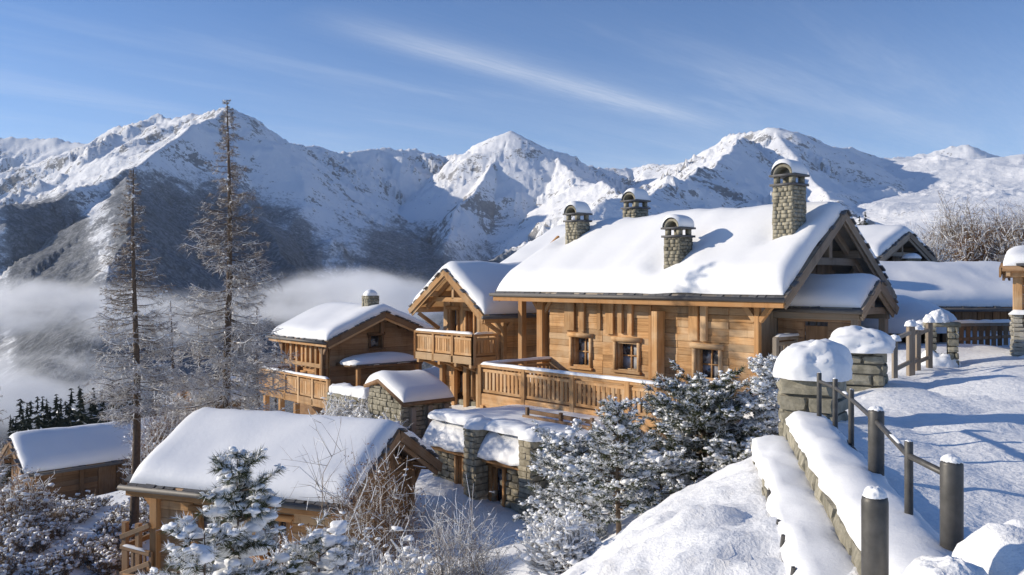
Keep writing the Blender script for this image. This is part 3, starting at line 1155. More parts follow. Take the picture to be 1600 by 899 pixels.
def window(parent, origin, ex, out, x0, x1, z0, z1, mat=None, depth=0.22, panes=(2, 1), case=0.12, sill=True, curtain=False, snow=False):
    """Casing, reveal, sashes, glazing bars and panes; origin + ex*x on the wall face."""
    origin, ex, out = Vector(origin), Vector(ex).normalized(), Vector(out).normalized()
    mat = mat or WOOD_TRIM
    rot = np.array(Matrix((ex, out, Vector((0, 0, 1)))).transposed())

    def at(x, d, z): return origin + ex * x + out * d + Vector((0, 0, z))
    g = Geo()
    xm, zm, w, h = (x0 + x1) / 2, (z0 + z1) / 2, x1 - x0, z1 - z0
    g.box(at(x0 - case / 2, .035, zm), (case, .15, h + .02), rot)
    g.box(at(x1 + case / 2, .035, zm), (case, .15, h + .02), rot)
    g.box(at(xm, .05, z1 + case * .6), (w + 2 * case + .12, .2, case * 1.2), rot)
    g.box(at(x0 + .02, -depth / 2, zm), (.04, depth, h), rot)
    g.box(at(x1 - .02, -depth / 2, zm), (.04, depth, h), rot)
    g.box(at(xm, -depth / 2, z1 - .02), (w - .08, depth, .04), rot)
    fr = g.build('window', mat, parent)
    if sill:
        beam('sill', at(x0 - case - .05, .06, z0 - .05), at(x1 + case + .05, .06, z0 - .05), .22, .09, mat, fr, up=(0, 0, 1))
    nx, nz = panes
    pw, ph = (w - .08) / nx, (h - .06) / nz
    bars = Geo()
    for i in range(nx + 1):
        bars.box(at(x0 + .04 + i * pw, -depth + .05, zm), (.05, .06, h - .05), rot)
    for j in range(nz + 1):
        bars.box(at(xm, -depth + .053, z0 + .03 + j * ph), (w - .1, .05, .045), rot)
    bars.build('sash', mat, fr)
    for i in range(nx):
        for j in range(nz):
            p = Geo()
            p.box(at(x0 + .04 + (i + .5) * pw, -depth + .02, z0 + .03 + (j + .5) * ph), (pw - .05, .02, ph - .05), rot)
            p.build('pane', GLASS, fr)
    return fr


def brace_post(parent, x, y, z0, z1, w=.3, arms=((1, 0), (-1, 0)), mat=None, reach=.75, name='post'):
    mat = mat or WOOD_TRIM
    beam(name, (x, y, z0), (x, y, z1), w, w, mat, parent, up=(0, 1, 0))
    for (ax, ay) in arms:
        beam('brace', (x + ax * .08, y + ay * .08, z1 - reach * 1.15), (x + ax * reach, y + ay * reach, z1 - .06), .14, .17, mat, parent)


def railing(parent, path, zf, h=1.0, gap=.15, bw=.085, mat=None, post=.17, post_gap=2.6, deck=None, fascia=.42, name='balcony', snow=True, solid=False, overhang=.0):
    """A balcony front along a local path: posts, rails, balusters, floor beam and snow on the handrail."""
    mat = mat or WOOD
    g = Geo()
    if deck:
        n = len(deck)
        v = [(x, y, zf - .14) for x, y in deck] + [(x, y, zf) for x, y in deck]
        f = []
        for i in range(1, n - 1): f += [(0, i + 1, i), (n, n + i, n + i + 1)]
        for i in range(n):
            j = (i + 1) % n
            f += [(i, j, n + j), (i, n + j, n + i)]
        g.add(v, f)
    else:
        g.box((path[0][0], path[0][1], zf - .05), (.1, .1, .1))
    b = g.build(name, WOOD_DARK if deck else mat, parent)
    for (a, c) in zip(path[:-1], path[1:]):
        a, c = Vector((a[0], a[1], 0)), Vector((c[0], c[1], 0))
        L = (c - a).length
        d = (c - a) / L
        up = Vector((0, 0, 1))
        beam('floor_beam', a + up * (zf - fascia / 2 + .02), c + up * (zf - fascia / 2 + .02), .16, fascia, mat, b)
        beam('handrail', a + up * (zf + h), c + up * (zf + h), .17, .11, mat, b)
        beam('rail', a + up * (zf + h - .17), c + up * (zf + h - .17), .07, .1, mat, b)
        beam('rail', a + up * (zf + .12), c + up * (zf + .12), .07, .1, mat, b)
        k = max(1, round(L / post_gap))
        for i in range(k + 1):
            p = a + d * (L * i / k)
            beam('rail_post', p + up * (zf - fascia), p + up * (zf + h + .03), post, post, mat, b, up=(0, 1, 0))
        m = max(2, round(L / gap))
        for i in range(m):
            p = a + d * (L * (i + .5) / m)
            beam('baluster', p + up * (zf + .12), p + up * (zf + h - .12), bw * random.uniform(.85, 1.15), .045, mat, b, up=Vector((-d.y, d.x, 0)))
        if snow:
            snow_strip('rail_snow', b, [a + up * (zf + h + .05) + d * .05, c + up * (zf + h + .05) - d * .05], .2, .09, seed=int(L * 10) % 17, rough=.2, n=6, step=.15)
    return b


def chimney(H, parent, x, y, z0, z1, w=.75, d=.75, seed=0, cap=True):
    """Stone chimney: shaft, slab, open piers, vaulted stone hood and a cushion of snow. z1 is the top of the hood."""
    rg = random.Random(seed)
    zs = z1 - (w * 1.0 if cap else .2)             # top of the shaft
    core = Geo()
    core.box((x, y, (z0 + zs) / 2), (w - .06, d - .06, zs - z0))
    ch = core.build('chimney', MORTAR, parent)
    g = Geo()
    for (o, ex, L, out) in (((x - w / 2, y - d / 2, 0), (1, 0, 0), w, (0, -1, 0)), ((x + w / 2, y - d / 2, 0), (0, 1, 0), d, (1, 0, 0)),
                            ((x + w / 2, y + d / 2, 0), (-1, 0, 0), w, (0, 1, 0)), ((x - w / 2, y + d / 2, 0), (0, -1, 0), d, (-1, 0, 0))):
        stone_geo(g, o, ex, L, z0, zs, out, rg)
    tag(g.build('stonework', STONE, ch), kind='stuff')
    if not cap:
        snow_heap('chimney_snow', ch, (x, y, zs), w * .56, d * .56, z1 - zs + .12, seed=seed, sq=3)
        return ch
    s = Geo()
    s.box((x, y, zs + .03), (w + .16, d + .16, .07))
    s.build('chimney_slab', SLATE, ch)
    ph = w * .32
    for sx in (-1, 1):
        for sy in (-1, 1):
            p = Geo()
            p.box((x + sx * (w / 2 - .09), y + sy * (d / 2 - .09), zs + .065 + ph / 2), (.15, .15, ph))
            p.build('pier', STONE, ch)
    p = Geo()
    p.box((x, y, zs + .065 + ph / 2), (.12, .12, ph)); p.build('pier', STONE, ch)
    zt = zs + .065 + ph
    s2 = Geo(); s2.box((x, y, zt + .03), (w + .2, d + .16, .065)); s2.build('chimney_slab', SLATE, ch)
    # vault: half barrel along y
    n, V, Fc = 12, [], []
    for yy in (y - d / 2 - .05, y + d / 2 + .05):
        for r in (w * .5, w * .5 - .09):
            for i in range(n + 1):
                a = math.pi * i / n
                V.append((x + r * math.cos(a), yy, zt + .06 + r * .85 * math.sin(a)))
    m = n + 1
    for i in range(n):
        Fc += [(i, i + 1, 2 * m + i + 1, 2 * m + i), (m + i, 3 * m + i, 3 * m + i + 1, m + i + 1), (i, m + i, m + i + 1, i + 1), (2 * m + i, 2 * m + i + 1, 3 * m + i + 1, 3 * m + i)]
    np_mesh('hood', V, Fc, STONE, ch)
    # snow over the vault
    Vs, Fs, k = [], [], 10
    for j in range(k + 1):
        t = j / k
        e = math.sqrt(max(0, 1 - (2 * t - 1) ** 6))
        yy = y - d / 2 - .10 + t * (d + .2)
        for i in range(n + 1):
            a = math.pi * (i / n)
            r = w * .5 + .02 + (.04 + .12 * math.sin(a)) * e * (1 + .25 * math.sin(3 * a + seed))
            Vs.append((x + r * math.cos(a), yy, zt + .06 + r * .85 * math.sin(a) + .03 * math.sin(a)))
    for j in range(k):
        for i in range(n):
            q = j * (n + 1) + i
            Fs.append((q, q + 1, q + n + 2, q + n + 1))
    # close the two ends
    c0 = len(Vs); Vs.append((x, y - d / 2 - .10, zt + .06 + w * .43)); Vs.append((x, y + d / 2 + .10, zt + .06 + w * .43))
    np_mesh('chimney_snow', Vs, Fs, SNOW, ch, True)
    return ch


AX = (.66, -.755)

# ---- the large chalet
H = House('timber_chalet', 'large honey coloured timber chalet with three stone chimneys and a long balcony', 'chalet', (-.70, 34.97), AX, -4.6)
z = lambda w: w - H.zb
L1 = 13.2
wy = .83
xl, xr = H.x_at(860, wy), H.x_at(1181, wy)
pl = 3.05 / 3.55 * 0
zE, zR = z(1.5), z(4.25)
slope = (zR - zE) / 3.55
CH = []


def on_front(H, px, py, zsurf):
    """Local point of the front roof slope seen at a pixel; zsurf(y) is the snow surface."""
    y = 1.0
    for _ in range(40):
        x = H.x_at(px, y)
        y += (H.z_at(py, x, y) - zsurf(y)) / (zsurf(1.0) - zsurf(0.0) + .35)
        y = min(max(y, .2), 6)
    return H.x_at(px, y), y


zs = lambda y: zE + .13 + .5 + slope * y
CHM = []
for (px, py, pt, w_, sd) in ((1054, 418, 341, .66, 1), (1228, 374, 256, .72, 2), (896, 378, 321, .68, 3)):
    x, y = on_front(H, px, py, zs)
    CHM.append((x - .1, y + w_ / 2, w_, pt, sd))
hollows = []
for (cx_, cy_, w_, pt, sd) in CHM:              # the snow sinks round each warm flue and drifts up beside it
    hollows += [(cx_ - .45, cy_ - .25, .42, .22), (cx_ + .1, cy_ + .6, .5, .16), (cx_ + .9, cy_ - .2, .7, -.10)]
rf = roof(H, 0, L1, 0, 7.1, zE, zR, zE, 3.55, T=.56, lx0=1.9, seed=3, wood=WOOD_GREY, barge=WOOD_GREY, soft=.35, sink=hollows)
for (cx_, cy_, w_, pt, sd) in CHM:
    chimney(H, rf, cx_, cy_, zs(cy_ - w_ / 2) - 1.0, H.z_at(pt, cx_, cy_), w_, w_, seed=sd)
cy_ = 4.7; cx_ = H.x_at(993, cy_)
chimney(H, rf, cx_, cy_, z(2.8), H.z_at(300, cx_, cy_), .72, .72, seed=4)

zF = z(-2.0)
shell(H, xl, xr, wy, 6.3, 0.0, zE + slope * wy, zE + slope * .8, zR, 3.55, WOOD_DARK)
# openings of the lit front
front = Vector((0, wy, 0)); FX, FO = (1, 0, 0), (0, -1, 0)
wins = []
for (pa, pb, ga, gb, pt, pbm) in ((885, 931, 896, 923, 519, 573), (954, 1003, 965, 998, 526, 579), (1076, 1133, 1089, 1125, 537, 596)):
    x0, x1 = H.x_at(ga, wy), H.x_at(gb, wy)
    xm = (x0 + x1) / 2
    wins.append((x0, x1, H.z_at(pbm, xm, wy), H.z_at(pt + 8, xm, wy)))
holes = [(a, b, c, d) for a, b, c, d in wins]
planks(H.root, (xl, wy, 0), FX, xr - xl, zF, zE + .45, FO, h=.235, t=.12, mat=WOOD, holes=[(a - xl, b - xl, c, d) for a, b, c, d in holes],
       breaks=[H.x_at(p, wy) - xl for p in (943, 1020, 1060, 1140)], proud=.05)
for (a, b, c, d) in wins:
    window(H.root, (0, wy, 0), FX, FO, a, b, c, d, depth=.26, panes=(2, 2), case=.13, mat=WOOD)
# upright boards standing proud between the windows and the eave
for (pa, pb, p0, p1, pr) in ((886, 901, 470, 516, .10), (909, 917, 470, 518, .12), (950, 962, 470, 522, .10), (970, 977, 470, 520, .14), (985, 992, 470, 523, .12),
                             (1080, 1094, 476, 532, .10), (1099, 1108, 476, 533, .13), (936, 941, 470, 515, .06), (1016, 1020, 472, 600, .04)):
    x0, x1 = H.x_at(pa, wy), H.x_at(pb, wy)
    xm = (x0 + x1) / 2
    beam('upright', (xm, wy - .06 - pr / 2, H.z_at(p1, xm, wy)), (xm, wy - .06 - pr / 2, zE + .3), x1 - x0, pr, WOOD, H.root, up=(0, 1, 0))
x0, x1 = H.x_at(1031, wy), H.x_at(1041, wy)
beam('pilaster', ((x0 + x1) / 2, wy - .27, zF), ((x0 + x1) / 2, wy - .27, H.z_at(486, x0, wy)), x1 - x0, .42, WOOD, H.root, up=(0, 1, 0))
# eave: fascia, plate beam, rafter tails
beam('fascia', (-.05, -.02, zE - .10), (L1, -.02, zE - .10), .07, .17, WOOD_TRIM, rf)
beam('eave_plate', (.3, wy - .14, zE + slope * wy - .42), (L1 - .6, wy - .14, zE + slope * wy - .42), .2, .22, WOOD_TRIM, H.root)
for i in range(22):
    xx = .25 + i * (L1 - .5) / 21
    beam('rafter', (xx, .06, zE - .06), (xx, 3.4, zE + slope * 3.34 - .06), .12, .14, WOOD_TRIM, rf)
# posts carrying the eave
xp = H.x_at(852, wy)
brace_post(H.root, xp - .1, wy - .05, zF, zE + .25, .36, ((-1, 0), (1, 0)), WOOD_TRIM, .8)
xq = H.x_at(816, 1.3)
brace_post(H.root, xq, 1.3, zF, zE + slope * 1.3 - .1, .26, ((1, 0),), WOOD_TRIM, .6)
xq = H.x_at(1184, wy - .25)
brace_post(H.root, xq, wy - .25, z(-1.6), zE - .05, .17, ((-1, 0), (1, 0)), WOOD_TRIM, .5)
# end gable facing the road
gx = xr
def gtop(y): return zE + slope * (y if y < 3.55 else 7.1 - y) - .08
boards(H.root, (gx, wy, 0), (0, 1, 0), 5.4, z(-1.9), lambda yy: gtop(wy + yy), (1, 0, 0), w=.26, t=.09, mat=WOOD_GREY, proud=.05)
for (y_, dz) in ((.9, .0), (2.2, 0), (3.55, 0.05), (4.9, 0), (6.2, 0)):
    beam('purlin', (gx - .3, y_, gtop(y_) - .12 + dz), (L1 - .12, y_, gtop(y_) - .12 + dz), .24, .26, WOOD_GREY, rf)
beam('collar_beam', (L1 - .55, 1.9, zE + 1.25), (L1 - .55, 5.2, zE + 1.25), .2, .24, WOOD_GREY, H.root)
beam('king_post', (L1 - .55, 3.55, zE + 1.3), (L1 - .55, 3.55, zR - .15), .2, .2, WOOD_GREY, H.root, up=(0, 1, 0))
for sgn in (-1, 1):
    beam('truss', (L1 - .55, 3.55 + sgn * 2.9, zE + .35), (L1 - .55, 3.55 + sgn * .1, zR - .3), .16, .2, WOOD_GREY, H.root)
    beam('brace', (gx + .05, 3.55 + sgn * 2.4, zE + .1), (L1 - .5, 3.55 + sgn * 1.9, zE + 1.2), .14, .16, WOOD_GREY, H.root)
for y_, s_ in ((.9, .16), (2.2, .13), (3.55, .12), (1.5, .1)):
    snow_heap('purlin_snow', rf, (L1 - .2, y_, gtop(y_) + .02), s_, s_, s_ * .9, seed=int(y_ * 10))
# gallery on the end wall
gl = railing(H.root, [(gx + .75, 0.75), (gx + .75, 3.2)], z(-.55), .9, .2, .1, WOOD_GREY, .15, 1.3, deck=[(gx, .6), (gx + .85, .6), (gx + .85, 3.3), (gx, 3.3)], fascia=.25, name='gallery', snow=True)

# porch on the road side
py0, pW, prg = 1.60, 2.25, 1.12
pz0, pzr = z(1.16), z(2.02)
pr = roof(H, gx + .1, 14.75, py0, pW, pz0, pzr, pz0 + .05, prg, T=.34, seed=8, wood=WOOD_GREY, barge=WOOD_GREY, ends=(False, True), name='porch_roof', soft=.2)
beam('porch_beam', (gx, py0 + .25, pz0 - .10), (14.6, py0 + .25, pz0 - .10), .2, .24, WOOD_GREY, H.root)
beam('porch_beam', (gx, py0 + pW - .25, pz0 - .10), (14.6, py0 + pW - .25, pz0 - .10), .2, .24, WOOD_GREY, H.root)
for yy in (py0 + .25, py0 + pW - .25):
    beam('porch_post', (14.45, yy, z(-1.6)), (14.45, yy, pz0 - .2), .22, .22, WOOD_GREY, H.root, up=(0, 1, 0))
beam('porch_beam', (14.5, py0 + .1, pz0 + .05), (14.5, py0 + pW - .1, pz0 + .05), .16, .2, WOOD_GREY, H.root)
beam('king_post', (14.5, py0 + prg, pz0 + .1), (14.5, py0 + prg, pzr - .05), .14, .14, WOOD_GREY, H.root, up=(0, 1, 0))
for i in range(4):
    beam('rafter', (14.6 - i * .04, py0 + .15 + i * .22, pz0 + .05 + i * .16), (14.6 - i * .04, py0 + prg, pzr - .1), .06, .09, WOOD_GREY, pr) if i < 2 else None
planks(H.root, (gx + .1, py0 + .35, 0), (1, 0, 0), 14.4 - gx - .1, z(-1.7), pz0 - .05, (0, -1, 0), h=.26, mat=WOOD_DARK, holes=[(.9, 1.7, z(-1.7), z(.75))])
beam('door', (gx + 1.4, py0 + .46, z(-1.65)), (gx + 1.4, py0 + .46, z(.72)), .78, .08, WOOD_DARK, H.root, up=(0, 1, 0))

# the long balcony
zb_ = z(-2.02)
cor = H.local(Vector((-1.13, 31.4, 0)))
bx0, by0 = cor.x, cor.y
railing(H.root, [(bx0, 3.6), (bx0, by0), (xr + .2, by0)], zb_, 1.03, .205, .125, WOOD, .2, 2.5,
        deck=[(bx0 - .05, 3.6), (bx0 - .05, by0 - .05), (xr + .2, by0 - .05), (xr + .2, wy + .2), (xl, wy + .2), (xl, 3.6)], fascia=.5)
beam('balcony_beam', (bx0 - .2, by0 + .6, zb_ - .72), (xr, by0 + .6, zb_ - .72), .28, .3, WOOD, H.root)
for i in range(9):
    xx = bx0 + .2 + i * 1.35
    beam('joist', (xx, by0 - .16, zb_ - .5), (xx, wy, zb_ - .5), .18, .2, WOOD, H.root)
for i, xx in enumerate((bx0 + .3, bx0 + 2.6, bx0 + 4.6, bx0 + 7.2, bx0 + 9.6)):
    beam('balcony_post', (xx, by0 + .6, z(-4.6)), (xx, by0 + .6, zb_ - .85), .3, .3, WOOD, H.root, up=(0, 1, 0))
# lower storey: stone panels behind the posts
by_ = by0 + 1.5
lw = Geo(); lw.box(((bx0 + xr) / 2 + .2, by_ + 1.1, z(-3.6)), (xr - bx0 - .4, 2, 2.1)); lw.build('basement_wall', MORTAR, H.root)
stones(H.root, (bx0 + .45, by_ + .1, 0), (1, 0, 0), 5.2, z(-4.5), z(-2.66), (0, -1, 0), STONE, (.16, .26), (.3, .6), holes=[(2.9, 3.7, z(-4.4), z(-2.8)), (1.0, 1.5, z(-3.9), z(-3.1))])
window(H.root, (0, by_ + .1, 0), FX, FO, bx0 + 3.4, bx0 + 4.1, z(-4.2), z(-2.9), depth=.2)
# things on the sheltered terrace at the left end
beam('bench_wall', (xl - .9, 2.5, zF + .5), (xl - .1, 2.5, zF + .5), .5, 1.0, WOOD, H.root)
np_ = snow_heap('terrace_snow', H.root, (xl - .5, 2.45, zF + 1.0), .55, .4, .45, seed=3, rough=.2)
snow_heap('terrace_snow', H.root, (xl - 1.3, 1.6, zF), .7, .6, .35, seed=5, rough=.2)

# ---- chalet behind it to the left, gable towards us
H2 = House('timber_chalet', 'chalet with lit triangular gable and small upper balcony left of the large chalet', 'chalet', (-1.153, 35.44), (.755, .66), -4.4)
z = lambda w: w - H2.zb
e0, e1, r2 = z(.54), z(.74), z(2.54)
W2, yr2 = 5.46, 2.73
rf2 = roof(H2, 0, 9, 0, W2, e0, r2, e1, yr2, T=.5, seed=12, wood=WOOD, barge=WOOD, ends=(True, False), soft=.3)
gx2 = 1.4
sl0, sl1 = (r2 - e0) / yr2, (r2 - e1) / (W2 - yr2)
def g2top(y): return min(e0 + sl0 * y, e1 + sl1 * (W2 - y)) - .06
ya, yb = .75, W2 - .75
shell(H2, gx2, 8.8, ya, yb, 0, e0 + sl0 * ya - .05, e1 + sl1 * ya - .05, r2 - .05, yr2, WOOD_DARK)
GX = (0, -1, 0)                                  # along the gable, left to right as seen
def gy(px): return H2.y_at(px, gx2)
zfl = z(-1.15)
wl = [(gy(716), gy(704), zfl, H2.z_at(481, gx2, gy(710))), (gy(742), gy(731), zfl, H2.z_at(483, gx2, gy(736)))]
holes2 = [(yb - b, yb - a, c, d) for (a, b, c, d) in wl]
boards(H2.root, (gx2, yb, 0), GX, yb - ya, zfl - .2, lambda s: g2top(yb - s), (-1, 0, 0), w=.3, t=.1, mat=WOOD, holes=holes2, proud=.05, jitter=.035)
for (a, b, c, d) in holes2:
    window(H2.root, (gx2, yb, 0), GX, (-1, 0, 0), a, b, c, d - .08, depth=.25, panes=(1, 2), case=.13, sill=False)
planks(H2.root, (gx2, yb, 0), GX, yb - ya, z(-3.2), zfl - .2, (-1, 0, 0), h=.24, mat=WOOD, holes=[(.9, 1.6, z(-3.1), z(-1.6)), (2.3, 3.0, z(-3.1), z(-1.6))])
for (a, b) in ((.9, 1.6), (2.3, 3.0)):
    window(H2.root, (gx2, yb, 0), GX, (-1, 0, 0), a, b, z(-3.05), z(-1.7), depth=.25, panes=(2, 1), case=.13, sill=False)
for i in range(5):
    yy = yb - (i + .15) * (yb - ya) / 4.4
    beam('upright', (gx2 - .16, yy, z(-4.2)), (gx2 - .16, yy, zfl - .25), .24, .2, WOOD, H2.root, up=(1, 0, 0))
stones(H2.root, (gx2, yb, 0), GX, yb - ya, z(-4.4), z(-3.25), (-1, 0, 0), STONE, (.18, .26), (.3, .5), proud=.1)
# side wall under the shaded eave
planks(H2.root, (gx2, ya, 0), (1, 0, 0), 5.0, z(-3.0), e0 + .4, (0, -1, 0), h=.25, mat=WOOD)
railing(H2.root, [(gx2, yb + .45), (.15, yb + .45), (.15, ya + .15), (gx2, ya + .15)], zfl, .95, .17, .14, WOOD, .16, 1.6,
        deck=[(gx2, yb + .45), (.15, yb + .45), (.15, ya + .15), (gx2, ya + .15)], fascia=.32)
for yy in (ya + .3, 2.1, 3.3, yb + .2):
    beam('bracket', (gx2, yy, zfl - .75), (.35, yy, zfl - .3), .16, .18, WOOD, H2.root)
    beam('joist', (gx2, yy, zfl - .35), (.08, yy, zfl - .35), .16, .2, WOOD, H2.root)
for yy in (.35, yr2, W2 - .35, 1.5, W2 - 1.5):
    beam('purlin', (.12, yy, g2top(yy) - .12), (gx2 + .3, yy, g2top(yy) - .12), .2, .24, WOOD, rf2)
for sg in (-1, 1):
    beam('brace', (gx2 - .1, yr2 + sg * 2.2, z(-.1)), (.25, yr2 + sg * 2.35, g2top(yr2 + sg * 2.35) - .3), .14, .16, WOOD, H2.root)
    beam('truss', (.5, yr2 + sg * 2.0, g2top(yr2 + sg * 2.0) - .25), (.5, yr2, r2 - .25), .16, .2, WOOD, H2.root)
beam('collar_beam', (.5, .9, e0 + .75), (.5, W2 - .9, e0 + .75), .16, .2, WOOD, H2.root)
beam('king_post', (.5, yr2, e0 + .8), (.5, yr2, r2 - .2), .16, .16, WOOD, H2.root, up=(0, 1, 0))
brace_post(H2.root, gx2 + .1, ya - .25, z(-2.9), e0 + .1, .2, ((1, 0), (-1, 0)), WOOD, .6)
beam('fascia', (-.02, -.02, e0 - .1), (9, -.02, e0 - .1), .06, .16, WOOD, rf2)
for i in range(14):
    beam('rafter', (.3 + i * .62, .06, e0 - .06), (.3 + i * .62, 1.3, e0 + sl0 * 1.24 - .06), .1, .12, WOOD, rf2)

# ---- small chalet farther left
H3 = House('timber_chalet', 'low chalet with posted lit front and one square chimney, leftmost of the upper chalets', 'chalet', (-12.98, 45.68), AX, -5.2)
z = lambda w: w - H3.zb
L3, W3, yr3 = 6.2, 6.6, 3.3
e3, r3 = z(-.92), z(.45)
rf3 = roof(H3, 0, L3, 0, W3, e3, r3, e3 + .1, yr3, T=.42, lx0=.2, seed=21, wood=WOOD, barge=WOOD_DARK, soft=.3)
s3 = (r3 - e3) / yr3
w3 = .6
xa3, xb3 = H3.x_at(450, w3), H3.x_at(515, w3)
zf3 = z(-3.35)
shell(H3, xa3, xb3, w3, W3 - .5, 0, e3 + s3 * w3, e3 + s3 * .5, r3, yr3, WOOD_DARK)
wn3 = []
for (pa, pb, pt, pbm) in ((474, 482, 582, 606), (487, 498, 584, 612), (463, 467, 560, 600), (455, 459, 560, 598)):
    wn3.append((H3.x_at(pa, w3), H3.x_at(pb, w3), H3.z_at(pbm, H3.x_at(pa, w3), w3), H3.z_at(pt, H3.x_at(pa, w3), w3)))
planks(H3.root, (xa3, w3, 0), FX, xb3 - xa3, zf3, e3 + .35, FO, h=.24, mat=WOOD, holes=[(a - xa3, b - xa3, c, d) for a, b, c, d in wn3])
for (a, b, c, d) in wn3:
    window(H3.root, (0, w3, 0), FX, FO, a, b, c, d, depth=.2, panes=(1, 2), case=.1, sill=False)
for p in (452, 461, 470, 478.5, 484.5, 492, 500, 508, 513):
    xx = H3.x_at(p, w3)
    beam('upright', (xx, w3 - .16, zf3 + (1.1 if 472 < p < 500 else 0)), (xx, w3 - .16, e3 + .3), .22, .2, WOOD, H3.root, up=(0, 1, 0))
beam('lintel', (xa3, w3 - .2, z(-2.1)), (xb3, w3 - .2, z(-2.1)), .2, .2, WOOD, H3.root)
for xx in (xa3 + .05, xb3 - .1):
    brace_post(H3.root, xx, w3 - .3, zf3, e3 + .1, .2, ((-1, 0), (1, 0)) if xx > 3 else ((-1, 0),), WOOD_DARK, .55)
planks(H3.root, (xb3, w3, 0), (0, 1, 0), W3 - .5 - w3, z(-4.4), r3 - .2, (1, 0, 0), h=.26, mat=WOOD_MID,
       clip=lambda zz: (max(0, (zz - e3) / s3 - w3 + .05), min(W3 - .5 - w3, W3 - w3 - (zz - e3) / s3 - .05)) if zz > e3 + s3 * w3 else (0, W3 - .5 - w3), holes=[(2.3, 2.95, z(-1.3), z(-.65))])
window(H3.root, (xb3, w3, 0), (0, 1, 0), (1, 0, 0), 2.3, 2.95, z(-1.3), z(-.65), mat=WOOD_DARK, depth=.15, panes=(1, 1), case=.12)
for yy in (.5, yr3, W3 - .5, 1.9, 4.7):
    beam('purlin', (xb3 - .2, yy, e3 + s3 * min(yy, W3 - yy) - .14), (L3 - .08, yy, e3 + s3 * min(yy, W3 - yy) - .14), .2, .22, WOOD_DARK, rf3)
beam('king_post', (L3 - .35, yr3, r3 - 1.0), (L3 - .35, yr3, r3 - .2), .18, .18, WOOD_DARK, H3.root, up=(0, 1, 0))
beam('fascia', (-.02, -.02, e3 - .08), (L3, -.02, e3 - .08), .06, .14, WOOD, rf3)
for i in range(12):
    beam('rafter', (.2 + i * .52, .05, e3 - .05), (.2 + i * .52, 1.0, e3 + s3 * .95 - .05), .1, .12, WOOD, rf3)
xk = -1.15
xf0, xf1 = H3.x_at(408, xk), H3.x_at(513, xk)
railing(H3.root, [(xf0, 1.5), (xf0, xk), (xf1, xk)], zf3, .98, .17, .145, WOOD, .16, 1.3, deck=[(xf0, 1.5), (xf0, xk), (xf1, xk), (xf1, w3 + .1), (xa3, w3 + .1), (xa3, 1.5)], fascia=.34)
for xx in (xf0 + .3, xf0 + 2.0, xf0 + 3.6, xf1 - .3):
    beam('balcony_post', (xx, xk + .15, -.6), (xx, xk + .15, zf3 - .3), .24, .24, WOOD, H3.root, up=(0, 1, 0))
cy_ = yr3 - .1; cx_ = H3.x_at(579, cy_)
chimney(H3, rf3, cx_, cy_, r3 - .6, H3.z_at(456, cx_, cy_), .62, .62, seed=9, cap=False)
# snow-covered lean-to on its shaded end
lean = Geo(); lean.box((xb3 + .95, 2.9, z(-2.0)), (1.9, 3.9, .14)); lean_o = lean.build('lean_to_roof', WOOD_DARK, H3.root)
snow_heap('lean_to_snow', lean_o, (xb3 + .9, 2.9, z(-1.97)), 1.0, 2.05, .5, seed=4, sq=4, rough=.05)
for i in range(12):
    o = link(bpy.data.objects.new('slate', slate_mesh()), lean_o)
    o.matrix_basis = Matrix.Translation((xb3 + 1.9, 1.0 + i * .34, z(-1.92))) @ Euler((0, random.uniform(-.15, .1), random.uniform(-.1, .1))).to_matrix().to_4x4() @ Matrix.Diagonal((.4, .33, .05, 1))
for yy in (1.2, 4.6):
    beam('post', (xb3 + 1.7, yy, -.2), (xb3 + 1.7, yy, z(-2.05)), .18, .18, WOOD_TRIM, H3.root, up=(0, 1, 0))

# ---- stone outhouse with a snowed-over roof between the two
H4 = House('stone_outhouse', 'stone outhouse under a thick tilted slab of snow beside the gabled chalet', 'outhouse', (-4.3, 33.3), (.755, .66), -4.9)
z = lambda w: w - H4.zb
rf4 = roof(H4, -.05, 2.5, -.15, 2.9, z(-2.78), z(-1.98), z(-2.3), 1.85, T=.40, seed=31, wood=WOOD_DARK, ends=(False, False), slates=False, gutter=False, soft=.4)
shell(H4, -.2, 2.7, -.2, 2.7, 0, z(-2.72), z(-2.35), z(-2.02), 1.75, MORTAR)
stones(H4.root, (.1, .1, 0), (1, 0, 0), 2.4, 0, z(-2.8), (0, -1, 0), STONE, (.15, .24), (.3, .55))
stones(H4.root, (.1, 2.55, 0), (0, -1, 0), 1.7, z(-2.62), z(-2.15), (-1, 0, 0), STONE, (.15, .24), (.3, .55))
stones(H4.root, (.1, 2.6, 0), (0, -1, 0), 2.5, 0, z(-2.62), (-1, 0, 0), STONE, (.15, .24), (.3, .55))
for xx in (.5, 1.3, 2.1):
    beam('pillar', (xx, -.02, 0), (xx, -.02, z(-2.85)), .22, .2, WOOD_GREY, H4.root, up=(0, 1, 0))

# ---- stone wing under the balcony, with piers and snowed aprons
H5 = House('stone_wing', 'stone basement wing with square piers and snowy aprons below the long balcony', 'stone building', (-2.75, 27.95), AX, -5.3)
z = lambda w: w - H5.zb
L5 = 6.2
p1, p2 = H5.x_at(739, -.2), H5.x_at(826, -.2)
zt = z(-2.35)
sh = Geo(); sh.box((L5 / 2, 2.65, zt / 2), (L5, 4.3, zt)); sh.build('wall', MORTAR, H5.root)
ops = [(p1 - 1.25, p1 - .95, z(-4.4), z(-3.3)), (p1 - .8, p1 - .35, z(-4.5), z(-3.3)), (p1 + .45, p1 + 1.0, z(-5.0), z(-3.45))]
stones(H5.root, (0, .22, 0), (1, 0, 0), L5, 0, zt - .05, (0, -1, 0), STONE_WARM, (.15, .24), (.28, .55), holes=ops, proud=.06, depth=.2)
stones(H5.root, (L5, .2, 0), (0, 1, 0), 3.5, 0, zt - .05, (1, 0, 0), STONE, (.15, .24), (.3, .6), proud=.05)
